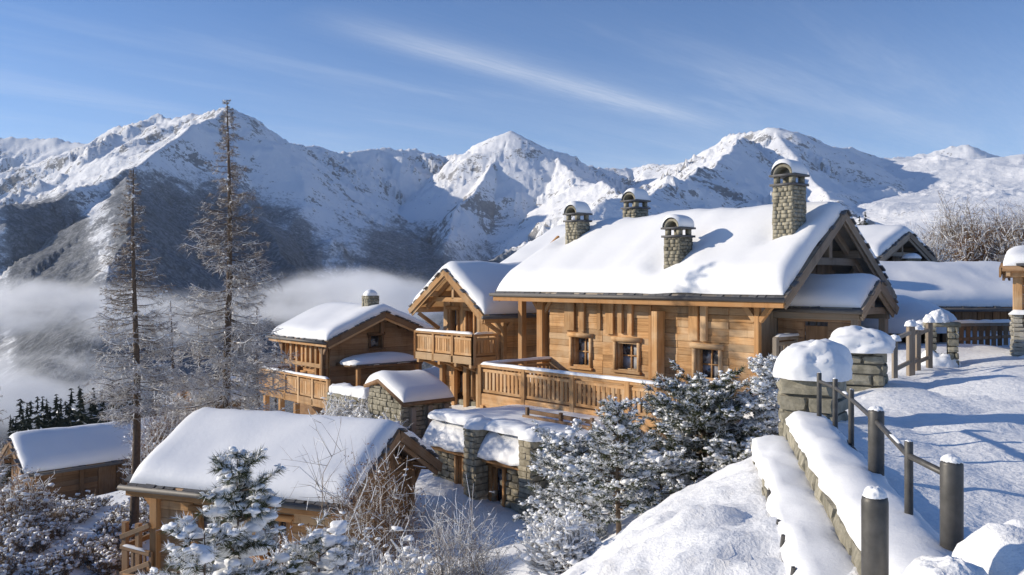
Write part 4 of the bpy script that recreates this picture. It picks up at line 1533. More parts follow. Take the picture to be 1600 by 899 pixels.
for (a, b, c, d) in ops:
    window(H5.root, (0, .22, 0), FX, FO, a, b, c, d, mat=WOOD_TRIM, depth=.16, panes=(1, 1), case=.10)
for xx in (p1, p2):
    g = Geo(); g.box((xx, .0, zt / 2), (.5, .66, zt)); pr_ = g.build('pier', MORTAR, H5.root)
    stones(pr_, (xx - .27, -.35, 0), (1, 0, 0), .54, 0, zt, (0, -1, 0), STONE_WARM, (.14, .22), (.2, .5), proud=.03)
    stones(pr_, (xx + .27, -.35, 0), (0, 1, 0), .6, 0, zt, (1, 0, 0), STONE_WARM, (.14, .22), (.25, .6), proud=.03)
    stones(pr_, (xx - .27, .33, 0), (0, -1, 0), .6, 0, zt, (-1, 0, 0), STONE_WARM, (.14, .22), (.25, .6), proud=.03)
for (a, b) in ((0.05, p1 - .32), (p1 + .32, p2 - .32), (p2 + .32, L5)):
    n_ = 14
    xs_ = np.linspace(a, b, n_)
    prof = [(.45, -.02), (.25, .03), (.02, -.16), (-.14, -.42), (-.25, -.66), (-.28, -.76), (-.18, -.80)]
    V, Fc = [], []
    for i, xx in enumerate(xs_):
        for j, (yy, dz) in enumerate(prof):
            V.append((xx, yy + .03 * math.sin(i * 1.7 + j), zt - .05 + dz + .03 * math.sin(i * .9 + 2 * a + j * .6)))
    m_ = len(prof)
    for i in range(n_ - 1):
        for j in range(m_ - 1):
            q = i * m_ + j
            Fc.append((q, q + m_, q + m_ + 1, q + 1))
    np_mesh('apron_snow', V, Fc, SNOW, H5.root, True)
    beam('apron_board', (a, .06, zt - .44), (b, .06, zt - .44), .72, .05, WOOD_DARK, H5.root, up=(0, -.86, .51))
    beam('lintel', (a, -.02, zt - .90), (b, -.02, zt - .90), .2, .14, WOOD_TRIM, H5.root)
    snow_strip('coping_snow', H5.root, [(a - .1, .3, zt), (b + .1, .3, zt)], .85, .3, seed=int(a * 7 + 3), n=10)
for xx in (p1, p2):
    snow_heap('pier_snow', H5.root, (xx, .05, zt), .42, .45, .3, seed=int(xx * 9), sq=3)
snow_heap('terrace_snow', H5.root, (L5 / 2, 2.7, zt - .02), L5 / 2, 2.2, .22, seed=6, sq=7, flat=.9, rough=.03)
for i, zz in enumerate((.18, .5)):
    beam('rail', (p1 + .3, 1.5 + zz * .4, zt + .12 + zz * .5), (L5 - .3, 1.5 + zz * .4, zt + .12 + zz * .5), .07, .12, WOOD_DARK, H5.root)
for xx in (p1 + .4, p1 + 1.9, L5 - .4):
    beam('rail_post', (xx, 1.66, zt), (xx, 1.66, zt + .5), .1, .1, WOOD_DARK, H5.root, up=(0, 1, 0))

# ---- small chalet in the foreground on the left
H6 = House('timber_chalet', 'small chalet nearest the camera, broad snow roof and dark shaded gable', 'chalet', (-10.02, 22.24), (.94, -.34), -7.0)
z = lambda w: w - H6.zb
L6, W6, yr6 = 6.6, 5.1, 2.5
e6, r6 = z(-3.32), z(-1.9)
s6 = (r6 - e6) / yr6
rf6 = roof(H6, 0, L6, 0, W6, e6, r6, e6 + .05, yr6, T=.40, seed=41, wood=WOOD_DARK, barge=WOOD_DARK, soft=.3)
w6 = .75
xa6 = H6.x_at(247, w6)
shell(H6, xa6, 5.85, w6, W6 - .5, 0, e6 + s6 * w6, e6 + s6 * .5, r6, yr6, WOOD_DARK)
planks(H6.root, (xa6, w6, 0), FX, 5.85 - xa6, z(-5.6), e6 + .3, FO, h=.24, mat=WOOD, holes=[(1.3, 2.1, z(-5.3), z(-3.9)), (3.4, 4.1, z(-4.9), z(-3.9))], breaks=(1.2,))
for (a, b, c, d) in ((1.3, 2.1, z(-5.3), z(-3.9)), (3.4, 4.1, z(-4.9), z(-3.9))):
    window(H6.root, (xa6, w6, 0), FX, FO, a, b, c, d, depth=.2, panes=(2, 1))
stones(H6.root, (xa6, w6, 0), FX, 5.85 - xa6, 0, z(-5.65), FO, STONE, (.18, .28), (.3, .6))
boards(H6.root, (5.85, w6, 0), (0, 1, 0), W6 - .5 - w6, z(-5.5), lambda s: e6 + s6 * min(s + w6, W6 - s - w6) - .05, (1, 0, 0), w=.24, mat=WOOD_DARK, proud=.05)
beam('corner_post', (xa6, w6 - .08, 0), (xa6, w6 - .08, e6 + .2), .24, .24, WOOD_TRIM, H6.root, up=(0, 1, 0))
beam('corner_post', (5.9, W6 - .55, 1.6), (5.9, W6 - .55, e6 + .2), .22, .22, WOOD_DARK, H6.root, up=(0, 1, 0))
beam('brace', (xa6, w6 - .1, e6 - .62), (xa6 - .55, w6 - .1, e6 - .02), .12, .14, WOOD_TRIM, H6.root)
beam('fascia', (-.02, -.02, e6 - .08), (L6, -.02, e6 - .08), .06, .14, WOOD_TRIM, rf6)
for i in range(12):
    beam('rafter', (.2 + i * .56, .05, e6 - .05), (.2 + i * .56, 1.1, e6 + s6 * 1.05 - .05), .1, .12, WOOD_DARK, rf6)
for yy in (.6, yr6, W6 - .6):
    beam('purlin', (5.6, yy, e6 + s6 * min(yy, W6 - yy) - .14), (L6 - .06, yy, e6 + s6 * min(yy, W6 - yy) - .14), .2, .22, WOOD_DARK, rf6)
beam('bracket', (5.9, W6 - .5, e6 - .5), (5.9, W6 + .05, e6 - .02), .12, .14, WOOD_DARK, H6.root)
# side gallery with stair rails at its left end
xg = H6.x_at(207, w6)
gal = Geo(); gal.box(((xg + xa6) / 2, 1.6, z(-5.75)), (xa6 - xg, 2.4, .12)); gal = gal.build('gallery', WOOD_DARK, H6.root)
for (xx, yy) in ((xg, .5), (xg, 2.7), (xg + .45, .5)):
    beam('gallery_post', (xx, yy, 0), (xx, yy, z(-4.35)), .14, .14, WOOD_MID, gal, up=(0, 1, 0))
for (a, b) in ((z(-4.75), z(-4.35)), (z(-5.0), z(-5.1)), (z(-5.75), z(-5.35))):
    beam('gallery_rail', (xg - .1, .45, a), (xa6, .45, b), .09, .13, WOOD_MID, gal)
    beam('gallery_rail', (xg, .45, a), (xg, 2.8, a + .05), .09, .13, WOOD_MID, gal)
for i in range(5):
    beam('baluster', (xg + .1 + i * .2, .45, z(-5.7)), (xg + .1 + i * .2, .45, z(-5.05)), .08, .05, WOOD_MID, gal, up=(0, 1, 0))
snow_strip('rail_snow', gal, [(xg - .05, .45, z(-4.97)), (xa6 - .1, .45, z(-5.05))], .13, .06, seed=3, n=6)

# ---- long low barn in shade, far left
H7 = House('wooden_barn', 'long low brown barn with blue shaded snow roof at the left edge', 'barn', (-22.9, 40), (.7, .714), -9.6)
z = lambda w: w - H7.zb
e7, r7 = z(-7.1), z(-5.65)
rf7 = roof(H7, 0, 9.4, 0, 4.4, e7, r7, e7, 2.2, T=.36, seed=51, wood=WOOD_DARK, barge=WOOD_DARK, soft=.25)
shell(H7, .6, 8.9, .5, 3.9, 0, e7 + .3, e7 + .3, r7 - .05, 2.2, WOOD_DARK)
planks(H7.root, (.6, .5, 0), FX, 8.3, 0.6, e7 + .25, FO, h=.28, mat=WOOD_DARK, holes=[(2.9, 3.8, .7, e7 - .1)])
beam('door', (4.0 - .05, .52, .7), (4.0 - .05, .52, e7 - .12), .85, .06, WOOD_DARK, H7.root, up=(0, 1, 0))
boards(H7.root, (.6, 3.9, 0), (0, -1, 0), 3.4, .5, lambda s: min(e7 + .66 * (s + .5), e7 + .66 * (3.9 - s)) - .05, (-1, 0, 0), w=.25, mat=WOOD_DARK, proud=.05)
for yy in (.4, 2.2, 4.0):
    beam('purlin', (.06, yy, e7 + .66 * min(yy, 4.4 - yy) - .12), (.9, yy, e7 + .66 * min(yy, 4.4 - yy) - .12), .18, .2, WOOD_DARK, rf7)
for xx in (.7, 2.7, 4.7, 6.6):
    beam('upright', (xx, .38, .4), (xx, .38, e7 + .2), .18, .16, WOOD_DARK, H7.root, up=(0, 1, 0))

# ---- hut with a rusty gable between barn and foreground chalet
Hh = House('wooden_hut', 'small rust brown hut with a snowy gable, behind the barn and the tall larches', 'hut', (-19.3, 52.0), (.66, .755), -9.5)
z = lambda w: w - Hh.zb
rfh = roof(Hh, 0, 4, 0, 2.6, z(-5.6), z(-4.2), z(-5.6), 1.3, T=.3, seed=61, wood=WOOD_DARK, barge=WOOD_DARK, slates=False, gutter=False)
shell(Hh, .35, 3.8, .3, 2.3, 0, z(-5.3), z(-5.3), z(-4.3), 1.3, WOOD_DARK)
boards(Hh.root, (.35, 2.3, 0), (0, -1, 0), 2.0, 1, lambda s: z(-5.6) + 1.07 * min(s + .3, 2.3 - s) - .06, (-1, 0, 0), w=.22, mat=WOOD_TRIM, proud=.05)

# ---- roof seen behind the large chalet
Hb = House('timber_chalet', 'chalet mostly hidden, its smooth snow slope showing left of the leftmost chimney', 'chalet', (-1.2, 45.8), AX, -1.5)
z = lambda w: w - Hb.zb
rfb = roof(Hb, 0, 6.5, 0, 9.0, z(2.25), z(4.75), z(2.25), 4.5, T=.5, seed=71, wood=WOOD_DARK, lx0=.4)
shell(Hb, .9, 6.2, .8, 8.2, 0, z(2.6), z(2.6), z(4.6), 4.5, WOOD_DARK)
planks(Hb.root, (.9, .8, 0), FX, 5.3, .3, z(2.55), FO, h=.26, mat=WOOD)

# ---- chalet behind the porch on the right
Hr = House('timber_chalet', 'chalet with a shaded open gable behind and right of the large chalet', 'chalet', (12.35, 42.6), AX, -.5)
z = lambda w: w - Hr.zb
er, rr_ = z(3.02), z(4.32)
rfr = roof(Hr, 0, 6.1, 0, 6.0, er, rr_, er, 3.0, T=.45, seed=81, wood=WOOD_GREY, barge=WOOD_GREY)
shell(Hr, .5, 4.9, .6, 5.4, 0, er + .2, er + .2, rr_ - .05, 3.0, WOOD_DARK)
sr = (rr_ - er) / 3.0
boards(Hr.root, (4.9, .6, 0), (0, 1, 0), 4.8, z(0), lambda s: er + sr * min(s + .6, 5.4 - s) - .05, (1, 0, 0), w=.26, mat=WOOD_GREY, proud=.05, holes=[(1.7, 3.1, z(2.6), z(3.8))])
beam('collar_beam', (5.7, 1.0, er + .35), (5.7, 5.0, er + .35), .16, .2, WOOD_GREY, Hr.root)
beam('king_post', (5.7, 3.0, er + .3), (5.7, 3.0, rr_ - .1), .16, .16, WOOD_GREY, Hr.root, up=(0, 1, 0))
for yy in (.5, 3.0, 5.5, 1.7, 4.3):
    beam('purlin', (4.6, yy, er + sr * min(yy, 6 - yy) - .12), (6.02, yy, er + sr * min(yy, 6 - yy) - .12), .2, .22, WOOD_GREY, rfr)

# ---- low building across the road
Hl = House('low_barn', 'low dark plank barn under a wide white roof at the far end of the road', 'barn', (16.35, 33.0), (1, 0), -.6)
z = lambda w: w - Hl.zb
rfl = roof(Hl, -2.9, 8.6, 0, 8.4, z(.95), z(2.55), z(.95), 4.2, T=.42, seed=91, wood=WOOD_DARK, soft=.4, lx0=.6)
shell(Hl, -2.2, 8.3, .7, 7.6, 0, z(1.2), z(1.2), z(2.45), 4.2, WOOD_DARK)
boards(Hl.root, (-2.2, .7, 0), FX, 10.5, .1, z(1.1), FO, w=.3, mat=WOOD_DARK, proud=.05)
cl = Geo(); cl.box((2.0, 6.2, z(2.5)), (.6, .6, 1.3)); clo = cl.build('chimney', STONE, Hl.root)
snow_heap('chimney_snow', clo, (2.0, 6.2, z(3.15)), .42, .42, .25, seed=3)

# ---- snowed-in lean-to in front of the barn
Hs = House('woodshed', 'dark open woodshed buried under a rounded drift beside the low barn', 'shed', (12.9, 29.2), (1, 0), -.5)
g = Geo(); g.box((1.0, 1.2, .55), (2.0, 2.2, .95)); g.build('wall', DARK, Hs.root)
for i in range(7):
    beam('board', (.05 + i * .32, .06, 0), (.05 + i * .32, .06, 1.0), .2, .05, WOOD_DARK, Hs.root, up=(0, 1, 0))
snow_heap('roof_snow', Hs.root, (.75, 2.2, .85), 2.0, 2.8, 1.25, seed=14, sq=3, rough=.06, undercut=.04)

# ---- house corner at the right edge
H8 = House('stone_house', 'house corner with pale stone base and warm timber upper wall at right edge', 'house', (12.62, 22.0), (.85, -.527), -.3)
z = lambda w: w - H8.zb
rf8 = roof(H8, 0, 5, -.15, 5.0, z(2.36), z(2.66), z(2.36), 2.5, T=.34, seed=101, wood=WOOD_DARK, barge=WOOD, gutter=False)
shell(H8, .25, 4.8, .1, 4.6, 0, z(2.38), z(2.38), z(2.6), 2.4, MORTAR)
stones(H8.root, (.25, .12, 0), FX, 3.0, 0, z(1.25), FO, STONE_PALE, (.09, .16), (.2, .45), proud=.06)
stones(H8.root, (.25, 3.1, 0), (0, -1, 0), 3.0, 0, z(1.25), (-1, 0, 0), STONE_PALE, (.09, .16), (.2, .45), proud=.06)
planks(H8.root, (.3, .25, 0), FX, 3.0, z(1.3), z(2.45), FO, h=.22, mat=WOOD, holes=[(.45, 1.1, z(1.4), z(2.2))])
window(H8.root, (.3, .25, 0), FX, FO, .45, 1.1, z(1.4), z(2.2), depth=.2, panes=(1, 1))
planks(H8.root, (.3, 3.2, 0), (0, -1, 0), 2.95, z(1.3), z(2.45), (-1, 0, 0), h=.22, mat=WOOD)
beam('corner_post', (.36, .2, z(1.3)), (.36, .2, z(2.5)), .22, .22, WOOD, H8.root, up=(0, 1, 0))
snow_strip('ledge_snow', H8.root, [(.15, .1, z(1.25)), (3.2, .1, z(1.25))], .25, .12, seed=4)
snow_heap('drift', H8.root, (.6, -.05, z(-.05)), .35, .25, .3, seed=9)
for (y_, dz) in ((.1, -.05), (2.4, .2), (4.4, -.05)):
    beam('purlin', (.02, y_, z(2.36) + dz), (.6, y_, z(2.36) + dz), .18, .2, WOOD, rf8)
for i in range(9):
    beam('rafter', (.15 + i * .5, -.1, z(2.30)), (.15 + i * .5, .8, z(2.41)), .1, .12, WOOD, rf8)

# ------------------------------------------------------------------ walls, piers and railings by the road


def pier(label, px, depth, size, ztop, zbase, cap, seed, rz, course, group='snow-capped stone piers along the railing'):
    x = (px - 800) / F * depth
    o = thing('stone_pier', label, 'pier', (x, depth, zbase), rz, group)
    h = ztop - zbase
    g = Geo(); g.box((0, 0, h / 2), (size - .06, size - .06, h)); g.build('core', MORTAR, o)
    s_ = size / 2
    for (og, ex, out) in (((-s_, -s_, 0), (1, 0, 0), (0, -1, 0)), ((s_, -s_, 0), (0, 1, 0), (1, 0, 0)), ((s_, s_, 0), (-1, 0, 0), (0, 1, 0)), ((-s_, s_, 0), (0, -1, 0), (-1, 0, 0))):
        stones(o, og, ex, size, 0, h, out, STONE, course, (size * .45, size * .95), proud=.03, depth=.16, rg=random.Random(seed + int(ex[0] * 3 + ex[1] * 5)))
    sn = snow_heap('snow_cap', o, (0, 0, h - .03), size * .70, size * .72, cap, seed=seed, sq=2.6, rough=.095, undercut=.10, flat=.35)
    return o


pier('big block stone pier wearing a tall snow cushion, nearest end of the railing', 1270, 13.1, .80, .66, -1.2, .56, 3, R(-35), (.2, .27))
pier('squat stone pier with wide snow cap behind the taller one, beside the road', 1345, 17.6, .92, .70, -.4, .5, 8, R(-25), (.16, .24))

# retaining wall: capstones with snow, and the ledge in front of it
rw = thing('retaining_wall', 'low stone retaining wall under a long roll of snow beside the railing', 'wall', (4.0, 12.6, -.6))
wo = Vector((4.0, 12.6, -.6))
wa, wb = Vector((4.18, 12.75, 0)), Vector((1.98, 2.9, 0))
wd = (wb - wa).normalized(); wn = Vector((wd.y, -wd.x, 0))
if wn.x > 0: wn = -wn                              # towards the slope
g = Geo()
rotw = np.array(Matrix((wd, -wn, Vector((0, 0, 1)))).transposed())
mid = (wa + wb) / 2 - wn * .28 + Vector((0, 0, -.45)) - wo
g.box(mid, ((wb - wa).length, .5, .9), rotw)
g.build('core', MORTAR, rw)
rgw = random.Random(4)
pos = 0.0
Lw = (wb - wa).length
while pos < Lw:
    l = min(rgw.uniform(.55, 1.0), Lw - pos + .01)
    p = wa + wd * (pos + l / 2) - wn * .03 - wo
    o = link(bpy.data.objects.new('capstone', rgw.choice(stone_meshes(STONE))), rw)
    o.matrix_basis = Matrix.Translation(p + Vector((0, 0, -.10))) @ Matrix((wd, -wn, Vector((0, 0, 1)))).transposed().to_4x4() @ Matrix.Diagonal((l * .99, .34, .24, 1))
    pos += l
stones(rw, wa - wo, wd, Lw, -.9, -.2, wn, STONE, (.14, .2), (.3, .6), proud=.03)
snow_strip('wall_snow', rw, [wa - wn * .20 - wo + Vector((0, 0, .0)), wb - wn * .20 - wo + Vector((0, 0, .0))], .60, .20, seed=5, n=12, rough=.1)
lg = thing('stone_ledge', 'narrow snow-filled stone ledge just below the retaining wall, by the bank', 'ledge', (3.6, 12.4, -.9))
lo = Vector((3.6, 12.4, -.9))
g = Geo()
g.box((wa + wb) / 2 + wn * .30 + Vector((0, 0, -.62)) - lo, (Lw, .5, .62), rotw)
g.build('core', MORTAR, lg)
stones(lg, wa + wn * .55 - lo, wd, Lw, -.75, -.33, wn, STONE, (.12, .2), (.25, .5), proud=.03)
snow_strip('ledge_snow', lg, [wa + wn * .28 - lo + Vector((0, 0, -.36)), wb + wn * .28 - lo + Vector((0, 0, -.36))], .62, .2, seed=8, n=12, rough=.12)
for k, d in enumerate((3.4, 4.6, 5.1, 6.0)):
    p = wa + wn * .62 + wd * d - lo
    beam('stake', p + Vector((0, 0, -.7)), p + Vector((.02, -.1, -.22)), .03, .03, STEEL, lg)

# the railing
rail = thing('metal_railing', 'brown metal railing of thick and thin posts with a round handrail along the wall', 'railing', (fence_x(8.67), 8.67, 0))
ro = Vector((fence_x(8.67), 8.67, 0))


def post_geo(h, r, dome):
    g = Geo()
    zz = [-.25, h - dome * .9, h - dome * .35, h]
    g.tube([(0, 0, a) for a in (-.25, h - r * .35, h - r * .12, h)], [r, r, r * .93, r * .72], 24)
    return g


def rpost(par, base, p, h, r, cap=True, name='post'):
    g = post_geo(h, r, .05)
    o = g.build(name, STEEL, par, True)
    for poly in o.data.polygons: poly.use_smooth = len(poly.vertices) == 3 and abs(poly.normal.z) < .6
    o.location = Vector(p) - base
    if cap:
        s_ = snow_heap('post_snow', o, (0, 0, h - .012), r * .9, r * .9, r * random.uniform(.5, .9), seed=int(p[0] * 31) % 50, rough=.12)
    return o


def fpt(px, depth): return Vector(((px - 800) / F * depth, depth, 0))


thick = [(1487, 6.2), (1369, 8.67)]
thin = [(1420, 6.95), (1330, 10.3), (1305, 11.4), (1280, 12.15)]
for px, d in thick:
    rpost(rail, ro, fpt(px, d), .80, .078)
for px, d in thin:
    rpost(rail, ro, fpt(px, d), .80, .034, name='thin_post')
hr = Geo()
pts = [fpt(p, d) + Vector((0, 0, .68)) - ro for p, d in ((1487, 6.2), (1420, 6.95), (1369, 8.67), (1330, 10.3), (1305, 11.4), (1280, 12.15))]
hr.tube(pts, .026, 10)
hr.build('handrail', STEEL, rail, True)
lr = Geo(); lr.tube([p - Vector((0, 0, .56)) for p in pts], .018, 8); lr.build('lower_rail', STEEL, rail, True)
for a, b in zip(pts[1:-1:2], pts[2::2]):
    snow_strip('rail_snow', rail, [a.lerp(b, .22) + Vector((0, 0, .02)), a.lerp(b, .5) + Vector((0, 0, .02))], .035, .018, seed=int(a.y * 5) % 9, n=6, rough=.3, step=.1)
bol = thing('bollard', 'thick dome-topped metal bollard nearest the camera, at the end of the wall', 'bollard', fpt(1367, 5.2) - Vector((0, 0, .6)))
b_ = Geo(); b_.tube([(0, 0, a) for a in (0, 1.36, 1.385, 1.40)], [.078, .078, .073, .056], 28)
bo = b_.build('post', STEEL, bol, True)
for poly in bo.data.polygons: poly.use_smooth = abs(poly.normal.z) < .6
snow_heap('post_snow', bol, (0, 0, 1.39), .07, .07, .065, seed=12, rough=.1)

# drifts at the near end of the wall
for nm, lab, x, y, zz, sx, sy, sz, sd in (
        ('snow_drift', 'rounded snow drift burying the foot of the near railing post', 3.38, 5.35, -.05, .54, .56, .64, 2),
        ('snow_drift', 'smaller lump of snow beside the nearest bollard, at the picture foot', 2.46, 4.75, -.1, .33, .46, .62, 5)):
    o = snow_heap(nm, None, (x, y, zz), sx, sy, sz, seed=sd, rough=.11, mat=SNOW_ROAD, sq=2.2)
    tag(o, lab, 'snow drift', 'snow drifts by the near posts')
rk = Geo(); rk.blobs([(2.78, 5.05, .3), (2.62, 5.35, .12), (2.9, 4.9, .12)], [(.09, .12, .07), (.12, .14, .1), (.12, .1, .1)], rng)
tag(rk.build('rock', STONE, None), 'dark wet stones peeping between two snow drifts at the road edge', 'rock')

# far railing beyond the second pier
fr = thing('wooden_fence', 'rustic rail fence with snow-topped posts past the squat stone pier', 'fence', (9.2, 19.7, -.1))
fo = Vector((9.2, 19.7, -.1))
FP = [(1398, 18.6, .95, .05), (1423, 19.6, 1.22, .075), (1434, 20.3, 1.1, .055), (1452, 20.8, 1.25, .06)]
for px, d, h, r in FP:
    p = fpt(px, d) - fo + Vector((0, 0, -.15))
    beam('post', p, p + Vector((0, 0, h)), r * 2, r * 2, WOOD_GREY, fr, up=(0, 1, 0))
    snow_heap('post_snow', fr, p + Vector((0, 0, h)), .13, .13, .15, seed=int(px) % 23, rough=.12)
for zz in (.85, .18):
    for (a, b) in zip(FP[:-1], FP[1:]):
        beam('rail', fpt(a[0], a[1]) - fo + Vector((0, 0, zz)), fpt(b[0], b[1]) - fo + Vector((0, 0, zz + .08)), .07, .08, WOOD_GREY, fr)
gp = thing('stone_pier', 'small rubble gatepost with a hollow middle and heaped snow, by the fence end', 'gatepost', (fpt(1471, 21.8).x, 21.8, -.2), R(-20))
for sx in (-.25, .25):
    stones(gp, (sx - .13, -.2, 0), (1, 0, 0), .26, 0, 1.15, (0, -1, 0), STONE, (.14, .2), (.14, .26), proud=.05, depth=.3)
g = Geo(); g.box((0, .1, 1.2), (.85, .5, .12)); g.build('lintel', STONE, gp)
g = Geo(); g.box((-.25, .1, .6), (.2, .3, 1.15)); g.box((.25, .1, .6), (.2, .3, 1.15)); g.build('core', MORTAR, gp)
snow_heap('snow_cap', gp, (-.1, .1, 1.25), .3, .3, .32, seed=6, rough=.13)
snow_heap('snow_cap', gp, (-.45, .1, 1.1), .2, .2, .2, seed=8, rough=.13)
snow_heap('drift', gp, (-.1, -.1, 0), .55, .4, .5, seed=7, rough=.15)
lf = thing('wooden_fence', 'long low plank fence with a snowy top rail in front of the low barn', 'fence', (16, 27, -.1))
lo2 = Vector((16, 27, -.1))
pa, pb = fpt(1488, 25.5) - lo2, fpt(1578, 28.0) - lo2
beam('rail', pa + Vector((0, 0, .80)), pb + Vector((0, 0, .70)), .1, .1, WOOD_GREY, lf)
beam('rail', pa + Vector((0, 0, .35)), pb + Vector((0, 0, .3)), .06, .1, WOOD_DARK, lf)
snow_strip('rail_snow', lf, [pa + Vector((0, 0, .85)), pa.lerp(pb, .5) + Vector((0, 0, .80)), pb + Vector((0, 0, .75))], .16, .1, seed=3, n=6, rough=.2)
for i in range(9):
    p = pa.lerp(pb, (i + .3) / 9)
    beam('slat', p + Vector((0, 0, -.1)), p + Vector((0, 0, .74)), .13, .05, WOOD_DARK, lf, up=(0, 1, 0))

# terrace wall in front of the small chalet
tw = thing('stone_wall', 'short rubble terrace wall topped with snow in front of the low left chalet', 'wall', W(512, 612, 38.5) - Vector((0, 0, 2.2)), math.atan2(-.755, .66))
g = Geo(); g.box((1.6, .25, 1.1), (3.2, .4, 2.2)); g.build('core', MORTAR, tw)
stones(tw, (0, 0, 0), (1, 0, 0), 3.2, 0, 2.2, (0, -1, 0), STONE, (.18, .28), (.3, .55), proud=.08)
snow_strip('wall_snow', tw, [(0, .25, 2.2), (3.2, .25, 2.2)], .65, .4, seed=3, rough=.2)

# ------------------------------------------------------------------ trees and shrubs


def larch(label, base, h, tr, rmax, seed, frost_h=.55, n=150, crown0=.12, group='tall bare larches', frost=1.0, lean=0.0, twn=15):
    rg = np.random.default_rng(seed)
    o = thing('larch_tree', label, 'tree', base, 0, group)
    t = np.linspace(0, 1, 26)
    path = np.stack([lean * t * h + .05 * np.sin(t * 7 + seed), .05 * np.cos(t * 5 + seed), t * h], 1)
    g = Geo(); g.tube(path, tr * (1 - t) ** .85 + .012, 9)
    g.build('trunk', BARK, o, True)
    gb, gt, gs = Geo(), Geo(), Geo()
    for i in range(n):
        f = crown0 + (1 - crown0) * (i + rg.uniform(0, 1)) / n
        zc = f * h
        prof = ((1 - f) ** .95) * (0.35 + .65 * min(1, (f - crown0) / .12 + .25))
        L = rmax * prof * rg.uniform(.45, 1.12) + .10
        a = rg.uniform(0, 2 * np.pi)
        d = np.array([math.cos(a), math.sin(a), 0])
        s = np.linspace(0, 1, 6)
        dr = -.30 * (1 - f) - .05 + rg.normal() * .10
        px_ = np.interp(f, t, path[:, 0]); py_ = np.interp(f, t, path[:, 1])
        pts = np.stack([px_ + d[0] * L * s, py_ + d[1] * L * s, zc + L * (dr * s + .34 * s ** 3 * (1 - .4 * f))], 1) + rg.normal(size=(6, 3)) * .02 * L * s[:, None]
        r0 = .006 + .013 * prof
        gb.tube(pts, r0 * (1 - .8 * s) + .002, 4, False)
        fr = frost * (1.0 if f < frost_h else max(.22, 1 - (f - frost_h) / .22))
        m = int(twn * (0.5 + L / rmax))
        u_ = rg.uniform(.12, 1, m)
        p0 = np.stack([np.interp(u_, s, pts[:, k]) for k in range(3)], 1)
        side = np.array([-d[1], d[0], 0])
        sg = rg.choice([-1, 1], m)[:, None]
        dv = d * rg.uniform(.3, 1, (m, 1)) + side * sg * rg.uniform(.3, 1.0, (m, 1)) + np.array([0, 0, 1.0]) * rg.uniform(-.75, .3, (m, 1))
        dv /= np.linalg.norm(dv, axis=1)[:, None]
        tl = L * rg.uniform(.12, .36, (m, 1)) * (1.15 - u_[:, None] * .5) + .04
        p1 = p0 + dv * tl
        gt.sticks(p0, p1, .0055, .002)
        k2 = 5
        q0 = np.repeat(p0, k2, 0) + np.repeat(dv * tl, k2, 0) * rg.uniform(.15, 1, (m * k2, 1))
        dd = np.repeat(dv, k2, 0) + rg.normal(size=(m * k2, 3)) * .7 + np.array([0, 0, -.15])
        dd /= np.linalg.norm(dd, axis=1)[:, None]
        q1 = q0 + dd * np.repeat(tl, k2, 0) * rg.uniform(.3, .7, (m * k2, 1))
        gt.sticks(q0, q1, .0045, .002)
        up = np.array([0, 0, .008])
        pr = rg.uniform(0, 1, m) < fr * .85
        if pr.any(): gs.sticks(p0[pr] + up, p1[pr] + up, .0065, .004)
        pr2 = rg.uniform(0, 1, m * k2) < fr * .62
        if pr2.any(): gs.sticks(q0[pr2] + up * .7, q1[pr2] + up * .7, .0055, .003)
        if rg.uniform() < fr * .6:
            a0 = rg.integers(1, 4)
            gs.tube(pts[a0:] + np.array([0, 0, r0 * .8 + .006]), np.array([.012, .014, .013, .010, .006])[a0 - 1:] * rg.uniform(.6, 1.3), 5)
        if rg.uniform() < fr * .5:
            kk = rg.integers(1, 4)
            uu = rg.uniform(.2, .95, kk)
            c = np.stack([np.interp(uu, s, pts[:, e]) for e in range(3)], 1) + np.array([0, 0, .02])
            gs.blobs(c, np.stack([rg.uniform(.03, .08, kk), rg.uniform(.03, .06, kk), rg.uniform(.02, .04, kk)], 1), rg, low=True)
    gb.build('branches', BARK, o, True)
    tag(gt.build('twigs', TWIG, o), kind='stuff')
    tag(gs.build('snow', SNOW, o), kind='stuff')
    # clumps clinging to the trunk
    gk = Geo()
    m = 30
    fz = rg.uniform(.1, .95, m)
    c = np.stack([np.interp(fz, t, path[:, 0]) - tr * .75 * (1 - fz) * rg.uniform(.3, 1, m), np.interp(fz, t, path[:, 1]) - tr * .5 * (1 - fz), fz * h], 1)
    gk.blobs(c, np.stack([.02 + .04 * rg.uniform(size=m), .03 + .04 * rg.uniform(size=m), .03 + .09 * rg.uniform(size=m)], 1), rg, low=True)
    tag(gk.build('trunk_snow', SNOW, o, True), kind='stuff')
    return o


def at_px(px, d, extra=0.0):
    x = (px - 800) / F * d
    return Vector((x, d, gz(x, d) - .05 + extra))


def top_h(base, py):
    return EYE.z - (py - 440) / F * base.y - base.z


